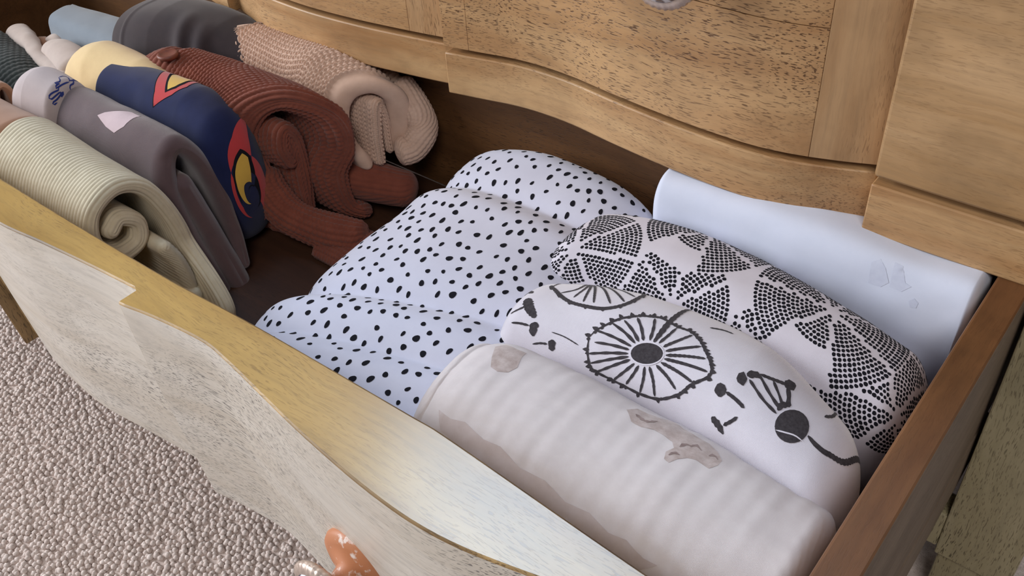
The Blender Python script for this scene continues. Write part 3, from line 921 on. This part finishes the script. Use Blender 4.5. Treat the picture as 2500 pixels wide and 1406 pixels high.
# chunky beige jumper
def beige_dx(P, fx, fs):
    P = P.copy()
    P[..., 0] += smooth01((fx-0.45)/0.55)*(0.10*smooth01((P[..., 1]-1.20)/0.13)+0.25*np.clip(-P[..., 2]-0.05, 0, 1)*smooth01((1.26-P[..., 1])/0.05))
    P[..., 0] += smooth01((0.3-fx)/0.3)*np.clip((P[..., 1]-1.19)/0.1, 0, 1.3)*0.13
    P[..., 2] -= 0.03*smooth01((fx-0.72)/0.28)*smooth01((P[..., 2]+0.25)/0.2)
    return P
P = ribbon([(1.225, -0.215), (1.20, -0.15), (1.20, -0.08), (1.225, -0.02), (1.27, -0.008), (1.305, -0.045), (1.31, -0.12), (1.31, -0.18), (1.332, -0.19), (1.348, -0.13), (1.355, -0.06)], 0.038, -2.02, -1.53, n=270, ns=420, dx=beige_dx, wob=0.010, seed=33)
bj = empty('beige_jumper', (-1.72, 1.24, FZ))
tag(bj, 'chunky pinkish-beige knitted jumper rolled under the dresser rail', 'jumper')
grid_obj('body', P, M['beigeknit'], bj, h=vknit(0.0190, 0.0125, 0.0085, 0.006), fade=36)
P = ribbon([(1.245, -0.215), (1.248, -0.14), (1.262, -0.075), (1.278, -0.12), (1.28, -0.20)], 0.024, -1.72, -1.475, n=110, ns=170, wob=0.006, seed=43)
grid_obj('inner_fold', P, M['beigeknit'], bj, h=vknit(0.0145, 0.011, 0.006, 0.005))
P = tube([(-1.50, 1.35, -0.06), (-1.45, 1.345, -0.10), (-1.42, 1.335, -0.15), (-1.425, 1.30, -0.19), (-1.45, 1.265, -0.195)], [0.034, 0.036, 0.036, 0.034], 90, 130)
grid_obj('cuff', P, M['beigeknit'], bj, h=rib(0.0125, 0.0035, 0.006, 'v', 0.4))

# charcoal roll at the back left
def char_h(u, v, P):
    x = P[..., 0]; y = P[..., 1]
    r = 0.006*fbm(P*4, 3)
    for (xc, a) in ((-2.02, 0.014), (-1.965, 0.014)):
        r = r+a*np.exp(-((x-xc+0.25*(y-1.15))/0.022)**2)*smooth01((1.22-y)/0.1)
    r = r+0.003*np.exp(-((x+2.20)/0.006)**2)
    return r
P = pillow([(-2.27, 1.19, -0.15), (-2.15, 1.20, -0.13), (-2.00, 1.23, -0.125), (-1.80, 1.275, -0.15)], [0.12, 0.12, 0.10, 0.07], [0.16, 0.165, 0.15, 0.12], n=150, m=120, e=2.8, cap=(0.03, 0.06))
o = grid_obj('charcoal_sweatshirt', P, M['charcoal'], h=char_h)
tag(o, 'rolled charcoal sweatshirt at the back left, behind the navy top', 'sweatshirt')
# dusty blue
def blue_h(u, v, P):
    return 0.004*fbm(P*5, 3)+0.014*np.exp(-(((P[..., 0]+2.34)/0.02)**2))*np.exp(-((P[..., 2]+0.17)/0.05)**2)
P = ribbon([(1.075, FZ), (1.092, -0.24), (1.103, -0.125), (1.110, -0.092), (1.130, -0.080), (1.175, -0.077), (1.192, -0.11), (1.195, FZ)], 0.026, -2.62, -2.24, n=70, ns=110, wob=0.012, seed=53)
o = grid_obj('dusty_blue_top', P, M['blue'], h=blue_h)
tag(o, 'dusty blue folded top at the far left end of the drawer', 'top')
# dark green knit
P = tube([(-3.0, 0.965, -0.21), (-2.75, 0.95, -0.195), (-2.5, 0.92, -0.195), (-2.25, 0.895, -0.215)], [0.085, 0.09, 0.085, 0.07], 160, 260)
o = grid_obj('dark_green_jumper', P, M['green'], h=rib(0.0175, 0.0045, 0.012, 'u', 0.5), closed=True)
tag(o, 'dark green knitted jumper at the left edge of the drawer', 'jumper')
P = pillow([(-3.0, 0.84, -0.25), (-2.7, 0.83, -0.245), (-2.42, 0.83, -0.26)], [0.08, 0.085, 0.08], [0.10, 0.11, 0.10], n=50, m=60)
o = grid_obj('black_leggings', P, M['black'], h=soft(0.008))
tag(o, 'black folded cloth tucked in front of the dark green knit', 'leggings')
# off-white straps and cloth
P = tube([(-2.76, 1.065, -0.14), (-2.70, 1.05, -0.135), (-2.61, 1.03, -0.125), (-2.50, 0.995, -0.125), (-2.42, 0.985, -0.125), (-2.33, 0.965, -0.125)], [0.032, 0.036, 0.024, 0.022, 0.024, 0.02], 26, 90, squash=0.7)
o = grid_obj('off_white_sleeve', P, M['offwhite'], h=soft(0.006, 9))
tag(o, 'long off-white sleeve twisted along the dark green knit', 'garment')
P = tube([(-2.54, 1.045, -0.13), (-2.48, 1.045, -0.12), (-2.42, 1.035, -0.12), (-2.33, 1.01, -0.13)], [0.03, 0.042, 0.048, 0.05], 26, 70, squash=0.75)
o = grid_obj('off_white_vest', P, M['offwhite'], h=soft(0.006, 7))
tag(o, 'short off-white folded vest below the dusty blue top', 'vest')
P = tube([(-2.63, 1.075, -0.16), (-2.585, 1.09, -0.135), (-2.54, 1.085, -0.15)], [0.016, 0.018, 0.016], 18, 40)
o = grid_obj('off_white_strap', P, M['offwhite'], h=soft(0.002, 7))
tag(o, 'thin off-white loop poking out under the blue top', 'strap')
P = tube([(-2.70, 1.075, -0.19), (-2.63, 1.07, -0.165), (-2.55, 1.06, -0.18)], [0.03, 0.035, 0.03], 18, 40)
o = grid_obj('taupe_sock', P, M['tan'], h=soft(0.004, 7))
tag(o, 'small taupe sock between the off-white sleeve and the blue top', 'sock')
# small cream piece near the bottom
P = tube([(-1.66, 0.70, -0.32), (-1.60, 0.72, -0.315), (-1.545, 0.735, -0.325)], [0.03, 0.034, 0.028], 40, 50)
o = grid_obj('cream_sock', P, M['cream_knit'], h=rib(0.0125, 0.003, 0.003, 'v'))
tag(o, 'small cream knitted sock on the drawer bottom beside the plum sweatshirt', 'sock')

# ------------------------------------------------------------------ flat prints and a painted shade band on the cloth
#PRINTS-BEGIN
V=[]; sf=SURF['dand']
for line,w,w1 in [
([(0.3420,0.5996),(0.3488,0.5798),(0.3586,0.5664),(0.3709,0.5509),(0.3831,0.5366),(0.3997,0.5241),(0.4167,0.5127),(0.4359,0.5052),(0.4561,0.4996),(0.4912,0.5064),(0.5213,0.5043),(0.5384,0.5101),(0.5523,0.5170),(0.5667,0.5274),(0.5807,0.5369),(0.5929,0.5463),(0.6018,0.5569),(0.6031,0.5715),(0.5823,0.5986),(0.5738,0.6141),(0.5643,0.6302),(0.5299,0.6590),(0.4884,0.6694),(0.4505,0.6712),(0.4207,0.6718),(0.3831,0.6699),(0.3693,0.6648),(0.3631,0.6564),(0.3514,0.6309),(0.3420,0.5996)],0.0048,0.0048),
([(0.3458,0.6029),(0.3381,0.6058)],0.0092,0.004),
([(0.3445,0.5965),(0.3300,0.5963)],0.0092,0.004),
([(0.3522,0.5836),(0.3441,0.5853)],0.0092,0.004),
([(0.3517,0.5771),(0.3372,0.5749)],0.0092,0.004),
([(0.3615,0.5704),(0.3532,0.5710)],0.0092,0.004),
([(0.3617,0.5641),(0.3476,0.5603)],0.0092,0.004),
([(0.3732,0.5551),(0.3648,0.5542)],0.0092,0.004),
([(0.3743,0.5492),(0.3610,0.5434)],0.0092,0.004),
([(0.3846,0.5410),(0.3767,0.5390)],0.0092,0.004),
([(0.3866,0.5355),(0.3748,0.5281)],0.0092,0.004),
([(0.4003,0.5287),(0.3927,0.5246)],0.0092,0.004),
([(0.4034,0.5239),(0.3931,0.5136)],0.0092,0.004),
([(0.4163,0.5173),(0.4093,0.5109)],0.0092,0.004),
([(0.4204,0.5138),(0.4125,0.5007)],0.0092,0.004),
([(0.4343,0.5092),(0.4284,0.5007)],0.0092,0.004),
([(0.4395,0.5076),(0.4347,0.4928)],0.0092,0.004),
([(0.4533,0.5025),(0.4490,0.4926)],0.0092,0.004),
([(0.4593,0.5032),(0.4579,0.4878)],0.0092,0.004),
([(0.4872,0.5074),(0.4861,0.4976)],0.0092,0.004),
([(0.4934,0.5109),(0.4976,0.4979)],0.0092,0.004),
([(0.5168,0.5042),(0.5178,0.4948)],0.0092,0.004),
([(0.5225,0.5090),(0.5297,0.4981)],0.0092,0.004),
([(0.5339,0.5094),(0.5361,0.5010)],0.0092,0.004),
([(0.5389,0.5146),(0.5477,0.5053)],0.0092,0.004),
([(0.5479,0.5159),(0.5511,0.5085)],0.0092,0.004),
([(0.5524,0.5212),(0.5622,0.5132)],0.0092,0.004),
([(0.5625,0.5261),(0.5667,0.5197)],0.0092,0.004),
([(0.5663,0.5314),(0.5771,0.5249)],0.0092,0.004),
([(0.5767,0.5353),(0.5817,0.5297)],0.0092,0.004),
([(0.5797,0.5406),(0.5912,0.5352)],0.0092,0.004),
([(0.5891,0.5446),(0.5947,0.5396)],0.0092,0.004),
([(0.5915,0.5498),(0.6032,0.5452)],0.0092,0.004),
([(0.5984,0.5550),(0.6043,0.5506)],0.0092,0.004),
([(0.6000,0.5601),(0.6119,0.5564)],0.0092,0.004),
([(0.6000,0.5695),(0.6065,0.5658)],0.0092,0.004),
([(0.6009,0.5746),(0.6128,0.5719)],0.0092,0.004),
([(0.5802,0.5960),(0.5873,0.5938)],0.0092,0.004),
([(0.5794,0.6011),(0.5908,0.6011)],0.0092,0.004),
([(0.5725,0.6110),(0.5796,0.6098)],0.0092,0.004),
([(0.5705,0.6162),(0.5811,0.6179)],0.0092,0.004),
([(0.5638,0.6267),(0.5708,0.6266)],0.0092,0.004),
([(0.5608,0.6320),(0.5699,0.6356)],0.0092,0.004),
([(0.5313,0.6551),(0.5365,0.6583)],0.0092,0.004),
([(0.5264,0.6594),(0.5310,0.6677)],0.0092,0.004),
([(0.4917,0.6658),(0.4940,0.6720)],0.0092,0.004),
([(0.4857,0.6680),(0.4840,0.6798)],0.0092,0.004),
([(0.4551,0.6689),(0.4536,0.6772)],0.0092,0.004),
([(0.4492,0.6681),(0.4413,0.6812)],0.0092,0.004),
([(0.4255,0.6709),(0.4214,0.6797)],0.0092,0.004),
([(0.4207,0.6677),(0.4095,0.6792)],0.0092,0.004),
([(0.3876,0.6707),(0.3816,0.6785)],0.0092,0.004),
([(0.3843,0.6655),(0.3707,0.6740)],0.0092,0.004),
([(0.3739,0.6660),(0.3670,0.6734)],0.0092,0.004),
([(0.3710,0.6604),(0.3565,0.6680)],0.0092,0.004),
([(0.3675,0.6580),(0.3604,0.6648)],0.0092,0.004),
([(0.3649,0.6521),(0.3504,0.6585)],0.0092,0.004),
([(0.3554,0.6333),(0.3480,0.6381)],0.0092,0.004),
([(0.3535,0.6272),(0.3391,0.6303)],0.0092,0.004),
([(0.4341,0.5871),(0.3937,0.5822),(0.3488,0.5798)],0.0055,0.0042),
([(0.4386,0.5779),(0.4069,0.5638),(0.3720,0.5529)],0.0055,0.0042),
([(0.4438,0.5719),(0.4194,0.5534),(0.3918,0.5379)],0.0055,0.0042),
([(0.4514,0.5661),(0.4336,0.5427),(0.4118,0.5211)],0.0055,0.0042),
([(0.4632,0.5610),(0.4555,0.5341),(0.4431,0.5075)],0.0055,0.0042),
([(0.4827,0.5592),(0.4904,0.5343),(0.4939,0.5110)],0.0055,0.0042),
([(0.4944,0.5624),(0.5140,0.5361),(0.5291,0.5109)],0.0055,0.0042),
([(0.5028,0.5683),(0.5324,0.5460),(0.5579,0.5260)],0.0055,0.0042),
([(0.5072,0.5755),(0.5453,0.5588),(0.5795,0.5444)],0.0055,0.0042),
([(0.5081,0.5831),(0.5544,0.5730),(0.5964,0.5643)],0.0055,0.0042),
([(0.5054,0.5923),(0.5449,0.5930),(0.5808,0.5959)],0.0055,0.0042),
([(0.4991,0.6011),(0.5292,0.6110),(0.5557,0.6240)],0.0055,0.0042),
([(0.4876,0.6099),(0.5060,0.6318),(0.5198,0.6586)],0.0055,0.0042),
([(0.4786,0.6141),(0.4858,0.6379),(0.4879,0.6676)],0.0055,0.0042),
([(0.4663,0.6170),(0.4624,0.6380),(0.4534,0.6655)],0.0055,0.0042),
([(0.4562,0.6170),(0.4433,0.6396),(0.4245,0.6698)],0.0055,0.0042),
([(0.4446,0.6135),(0.4170,0.6380),(0.3831,0.6699)],0.0055,0.0042),
([(0.4390,0.6091),(0.4049,0.6295),(0.3650,0.6556)],0.0055,0.0042),
([(0.4352,0.6036),(0.3976,0.6175),(0.3552,0.6358)],0.0055,0.0042),
([(0.4331,0.5954),(0.3976,0.5994),(0.3582,0.6070)],0.0055,0.0042),
([(0.4724,0.5611),(0.4740,0.5333),(0.4731,0.5021),(0.4734,0.4679),(0.4753,0.4033)],0.012,0.006),
([(0.1828,0.4667),(0.2201,0.5032),(0.2559,0.5237),(0.2963,0.5279),(0.3352,0.5234),(0.3639,0.5034),(0.3778,0.4729),(0.3785,0.4359)],0.008,0.008),
([(0.1767,0.4546),(0.1905,0.4847)],0.01,0.005),
([(0.2169,0.4973),(0.2247,0.5149)],0.01,0.005),
([(0.2532,0.5188),(0.2595,0.5332)],0.01,0.005),
([(0.2940,0.5239),(0.2992,0.5361)],0.01,0.005),
([(0.3330,0.5196),(0.3380,0.5312)],0.01,0.005),
([(0.3614,0.4991),(0.3674,0.5122)],0.01,0.005),
([(0.3749,0.4676),(0.3820,0.4830)],0.01,0.005),
([(0.3662,0.4100),(0.3863,0.4540)],0.01,0.005),
([(0.1826,0.4623),(0.1852,0.4033),(0.2517,0.4033),(0.3121,0.4033),(0.3698,0.4187)],0.0035,0.0035),
([(0.2383,0.4033),(0.2427,0.4636),(0.2178,0.4952)],0.005,0.004),
([(0.2450,0.4100),(0.2561,0.4600),(0.2543,0.5059)],0.005,0.004),
([(0.2450,0.4033),(0.2659,0.4573),(0.2834,0.5163)],0.005,0.004),
([(0.2517,0.4100),(0.2762,0.4536),(0.3066,0.5130)],0.005,0.004),
([(0.2517,0.4033),(0.2918,0.4465),(0.3405,0.5045)],0.005,0.004),
([(0.2584,0.4033),(0.3033,0.4372),(0.3632,0.4885)],0.005,0.004),
([(0.2651,0.4100),(0.3096,0.4254),(0.3708,0.4601)],0.005,0.004),
([(0.1252,0.5813),(0.1509,0.5715),(0.1708,0.5597)],0.004,0.005),
([(0.1563,0.5314),(0.1796,0.5615),(0.2070,0.5892)],0.02,0.014),
([(0.1508,0.6106),(0.1787,0.6098),(0.2013,0.6125)],0.005,0.005),
([(0.2138,0.6003),(0.2137,0.6173),(0.2198,0.6378)],0.02,0.012),
([(0.1107,0.4900),(0.1107,0.4767),(0.1551,0.5066)],0.008,0.008),
([(0.2223,0.6596),(0.2405,0.6514),(0.2571,0.6484)],0.004,0.005),
([(0.2661,0.6336),(0.2681,0.6493),(0.2721,0.6622)],0.016,0.012),
([(0.2580,0.6162),(0.2907,0.6180),(0.3273,0.6256)],0.0022,0.0022),
([(0.7456,0.5362),(0.7111,0.5354),(0.6703,0.5253)],0.005,0.005),
([(0.7466,0.5238),(0.7168,0.5168),(0.6793,0.5029)],0.006,0.005),
([(0.7488,0.5159),(0.7291,0.5025),(0.7061,0.4900)],0.005,0.005),
([(0.7547,0.5058),(0.7456,0.4888),(0.7333,0.4732)],0.009,0.007),
([(0.7442,0.5295),(0.7445,0.5161),(0.7576,0.4977)],0.01,0.008),
([(0.6525,0.5427),(0.6600,0.5323),(0.6672,0.5295)],0.02,0.02),
([(0.6613,0.5211),(0.6757,0.5067),(0.6862,0.5067)],0.014,0.008),
([(0.6798,0.5009),(0.6992,0.4910),(0.7192,0.4783),(0.7390,0.4639)],0.005,0.006),
([(0.7272,0.4778),(0.7340,0.4645),(0.7395,0.4521)],0.018,0.016),
([(0.8126,0.5184),(0.8358,0.5178),(0.8608,0.5076),(0.8960,0.4685),(0.9094,0.3500)],0.009,0.008),
([(0.6269,0.5689),(0.6352,0.5763),(0.6406,0.5878)],0.02,0.018),
([(0.6465,0.5735),(0.6690,0.5720),(0.6909,0.5729)],0.005,0.006),
([(0.6421,0.6276),(0.6602,0.6311),(0.6750,0.6380)],0.012,0.01),
([(0.6693,0.6244),(0.6797,0.6092),(0.6879,0.5940)],0.005,0.005),
([(0.8156,0.4511),(0.8238,0.4197),(0.8154,0.3633)],0.006,0.004),
([(0.8020,0.3700),(0.8164,0.3700),(0.8497,0.3833)],0.011,0.004),
([(0.5436,0.4679),(0.5666,0.4535),(0.5865,0.4487)],0.004,0.004)]:
    V.append(stroke(sf,line,w,w1,0.0035,0.16))
V.append(fill(sf,[(0.5007,0.5747),(0.5025,0.5812),(0.5011,0.5884),(0.4967,0.5956),(0.4897,0.6021),(0.4808,0.6073),(0.4709,0.6107),(0.4610,0.6118),(0.4521,0.6105),(0.4450,0.6069),(0.4406,0.6013),(0.4390,0.5945),(0.4405,0.5870),(0.4449,0.5796),(0.4518,0.5732),(0.4606,0.5683),(0.4703,0.5654),(0.4800,0.5646),(0.4889,0.5660),(0.4960,0.5695)],0.007))
V.append(fill(sf,[(0.8054,0.5007),(0.8091,0.5096),(0.8105,0.5201),(0.8094,0.5311),(0.8058,0.5417),(0.8001,0.5509),(0.7929,0.5584),(0.7846,0.5635),(0.7761,0.5659),(0.7680,0.5656),(0.7609,0.5626),(0.7555,0.5571),(0.7520,0.5494),(0.7509,0.5401),(0.7520,0.5298),(0.7553,0.5193),(0.7606,0.5092),(0.7676,0.5005),(0.7755,0.4940),(0.7840,0.4907),(0.7922,0.4907),(0.7996,0.4941)],0.007))
decal('dandelion_print', sf, V, M['ink2'], dand, 0.0007, kind='stuff')
decals('print_outline', sf, [stroke(sf,[(0.5020,0.5741),(0.5038,0.5798),(0.5034,0.5861),(0.5006,0.5925),(0.4958,0.5986),(0.4893,0.6041),(0.4814,0.6086),(0.4728,0.6117),(0.4640,0.6131),(0.4558,0.6128),(0.4486,0.6107),(0.4430,0.6070),(0.4392,0.6019),(0.4376,0.5959),(0.4382,0.5893),(0.4410,0.5827),(0.4457,0.5765),(0.4521,0.5711),(0.4598,0.5670),(0.4682,0.5643),(0.4768,0.5632),(0.4850,0.5637),(0.4922,0.5658),(0.4980,0.5694),(0.5020,0.5741)],0.0022),stroke(sf,[(0.7604,0.5607),(0.7768,0.5506),(0.7942,0.5399),(0.8111,0.5357)],0.0022)], M['flannel'], dand, 0.0012)
sf=SURF['mus']
decals('animal_print_and_shade', sf, [fill(sf,[(0.4812,0.4334),(0.4910,0.4126),(0.5128,0.4102),(0.5349,0.4024),(0.5459,0.3765),(0.5762,0.3949),(0.6061,0.4051),(0.6324,0.4076),(0.6565,0.4187),(0.6726,0.4333),(0.6731,0.4467),(0.6653,0.4620),(0.6503,0.4603),(0.6397,0.4610),(0.6260,0.4669),(0.6152,0.4771),(0.6074,0.4919),(0.5972,0.4900),(0.5908,0.4755),(0.5974,0.4616),(0.5865,0.4506),(0.5699,0.4476),(0.5467,0.4461),(0.5265,0.4548),(0.5052,0.4538)]),fill(sf,[(0.1895,0.4306),(0.1989,0.4099),(0.2272,0.4155),(0.2474,0.4146),(0.2543,0.4398),(0.2662,0.4647),(0.2607,0.4835),(0.2438,0.4938),(0.2254,0.4898),(0.2107,0.4693)])], M['taupe'], mus, 0.0005)
decals('animal_print_and_shade', sf, [fill(sf,[(0.1916,0.6125),(0.2239,0.6133),(0.2535,0.6040),(0.3035,0.6121),(0.3404,0.6078),(0.3915,0.6212),(0.4429,0.6175),(0.4918,0.6303),(0.5397,0.6241),(0.5827,0.6344),(0.6159,0.6287),(0.6519,0.6394),(0.6783,0.6364),(0.6516,0.6624),(0.5790,0.6585),(0.4599,0.6570),(0.3600,0.6503),(0.2615,0.6463),(0.2136,0.6405)])], M['taupepale'], mus, 0.0005)  # band of painted shade along the roll's lower front
decals('animal_print_detail', sf, [stroke(sf,[(0.6036,0.4548),(0.6071,0.4438),(0.6173,0.4399)],0.006,0.003,0.004,0.5),stroke(sf,[(0.6174,0.4429),(0.6217,0.4327),(0.6357,0.4387)],0.006,0.003,0.004,0.5),stroke(sf,[(0.5991,0.4798),(0.6029,0.4697),(0.6132,0.4689)],0.006,0.003,0.004,0.5),stroke(sf,[(0.6509,0.4394),(0.6563,0.4308),(0.6667,0.4365)],0.006,0.003,0.004,0.5),stroke(sf,[(0.5004,0.4336),(0.5259,0.4379),(0.5380,0.4213)],0.006,0.003,0.004,0.5)], M['taupedark'], mus, 0.0009)
sf=SURF['sheet']
decals('faint_print', sf, [fill(sf,[(0.6490,0.5661),(0.6622,0.5559),(0.6772,0.5681),(0.6916,0.5922),(0.6793,0.6060),(0.6546,0.6071)]),fill(sf,[(0.6887,0.5524),(0.7055,0.5540),(0.7201,0.5815),(0.7332,0.5850),(0.7185,0.6010),(0.6955,0.5995)]),fill(sf,[(0.7368,0.6142),(0.7450,0.6047),(0.7548,0.6116),(0.7534,0.6235),(0.7430,0.6258)])], M['faint'], sheet, 0.0004)
sf=SURF['plum']
decals('pale_patch', sf, [fill(sf,[(0.4374,0.7599),(0.4666,0.7542),(0.5310,0.7480),(0.5765,0.7433),(0.6373,0.7435),(0.6345,0.7512),(0.6312,0.7586),(0.5955,0.7690),(0.5225,0.7670),(0.4748,0.7632)])], M['pink'], plum, 0.0007),fill(sf,mark(sf,(0.9350,0.7938),[(-.012,.022),(-.02,-.012),(-.002,-.016),(.012,-.026),(.014,.0)])),fill(sf,mark(sf,(0.9081,0.1053),[(0,-.026),(.012,.008),(.010,.018),(-.014,.018),(-.012,.006)]))
sf=SURF['grey']
decals('dog_line_print', sf, [stroke(sf,[(0.7757,0.4898),(0.7453,0.4705),(0.8149,0.4653),(0.8695,0.4725)],0.0030,0.0028),stroke(sf,[(0.8666,0.4741),(0.8568,0.4559),(0.7899,0.4167),(0.8333,0.4500),(0.8767,0.4628),(0.8857,0.4771),(0.8977,0.4841),(0.9097,0.4832)],0.0030,0.0028),stroke(sf,[(0.7757,0.4898),(0.8560,0.4967),(0.8535,0.5060),(0.8480,0.5145),(0.8635,0.5101),(0.8651,0.5019),(0.8681,0.5192),(0.8761,0.5190),(0.8752,0.4961),(0.8721,0.4745)],0.0030,0.0028),stroke(sf,[(0.8801,0.5130),(0.8844,0.5211),(0.8703,0.5470),(0.8679,0.5583),(0.8813,0.5559),(0.8897,0.5367),(0.8931,0.5151)],0.0030,0.0028),stroke(sf,[(0.8961,0.5091),(0.8994,0.5258),(0.8983,0.5434),(0.8896,0.5618),(0.8948,0.5652),(0.9031,0.5485)],0.0030,0.0028),fill(sf,[(0.8931,0.5192),(0.8968,0.5076),(0.9036,0.5120),(0.9058,0.5227),(0.9000,0.5265)])], M['blueink'], grey, 0.0006)
sf=SURF['navy']
decals('emblem_edge', sf, [fill(sf,[(0.5624,0.5853),(0.5365,0.5461),(0.4892,0.5102),(0.3915,0.4346),(0.4535,0.4346),(0.5465,0.4423),(0.6085,0.4423),(0.6473,0.4346),(0.6298,0.4520),(0.6641,0.5009),(0.6399,0.5404)])], M['ink'], navy, 0.0006)
decals('emblem_red', sf, [fill(sf,[(0.5681,0.5814),(0.5411,0.5442),(0.4944,0.5095),(0.3992,0.4346),(0.4535,0.4346),(0.5465,0.4423),(0.6085,0.4423),(0.6473,0.4346),(0.6395,0.4604),(0.6610,0.5008),(0.6391,0.5387)]),fill(sf,[(0.8604,0.4090),(0.9132,0.4243),(0.9695,0.4219),(0.9766,0.0976),(0.9339,0.0390),(0.9606,0.9646),(0.9674,0.8469),(0.9594,0.6153),(0.9317,0.5451),(0.9141,0.4955)])], M['red'], navy, 0.001)
decals('emblem_line', sf, [fill(sf,[(0.5974,0.5399),(0.5514,0.5105),(0.4696,0.4595),(0.4767,0.4346),(0.5465,0.4423),(0.6085,0.4423),(0.6550,0.4423),(0.6085,0.4458),(0.6316,0.4935),(0.6294,0.5183)]),fill(sf,[(0.9360,0.4831),(0.9448,0.4413),(0.9888,0.3423),(0.9965,0.6423),(0.9750,0.0214),(0.9696,0.8136),(0.9626,0.6604),(0.9508,0.5609)])], M['ink'], navy, 0.0014)
decals('emblem_yellow', sf, [fill(sf,[(0.5991,0.5308),(0.5602,0.5081),(0.5013,0.4686),(0.4767,0.4346),(0.5465,0.4423),(0.6008,0.4423),(0.6395,0.4423),(0.6008,0.4423),(0.6165,0.4895),(0.6151,0.5146)]),fill(sf,[(0.9433,0.4814),(0.9502,0.4526),(0.9864,0.4412),(0.9821,0.5962),(0.9850,0.9442),(0.9747,0.7820),(0.9647,0.6304),(0.9549,0.5482)])], M['yellow'], navy, 0.0018)
sf=SURF['scal']; to_uv,to_st=metric(sf); V=[]; done=[]; rg=np.random.default_rng(4)
for (s0,t0),rad in [((0.1726,0.5906),0.125),((0.3993,0.4033),0.12),((0.4154,0.6403),0.11),((0.6926,0.4687),0.135),((0.9066,0.5944),0.14),((0.6367,0.6656),0.1),((0.1577,0.4100),0.07),((0.9143,0.3826),0.06),((0.5537,0.3967),0.05)]:
    cu, cv = to_uv(s0, t0)
    rr = 0.0075; a0 = rg.uniform(0, 1)
    while rr < rad:
        k = int(2*math.pi*rr/0.0079)
        for i in range(k):
            th = 2*math.pi*i/k
            q = ((th+a0)/(2*math.pi)*7) % 1.0
            if abs(q-0.5) > 0.5-0.0042*7/(2*math.pi*rr): continue
            if (int(((th+a0)/(2*math.pi)*7)) % 7) in (2,) and rr > 0.6*rad: continue
            u = cu+rr*math.cos(th); v = cv+rr*math.sin(th)
            if any((u-a)**2+(v-b)**2 < (r2+0.0055)**2 for a, b, r2 in done): continue
            ss, tt = to_st(u, v); s2, t2 = to_st(u+0.0035*rg.uniform(0.85, 1.15), v+0.0035*rg.uniform(0.85, 1.15))
            if not (0.004 < ss < 0.996): continue
            V.append(disc(ss, tt, abs(s2-ss), abs(t2-tt)/0.8, 0, 8, 0.05))
        rr += 0.0079
    done.append((cu, cv, rad))
decal('fan_dots', sf, V, M['ink'], scal, 0.0004, kind='stuff')
#PRINTS-END
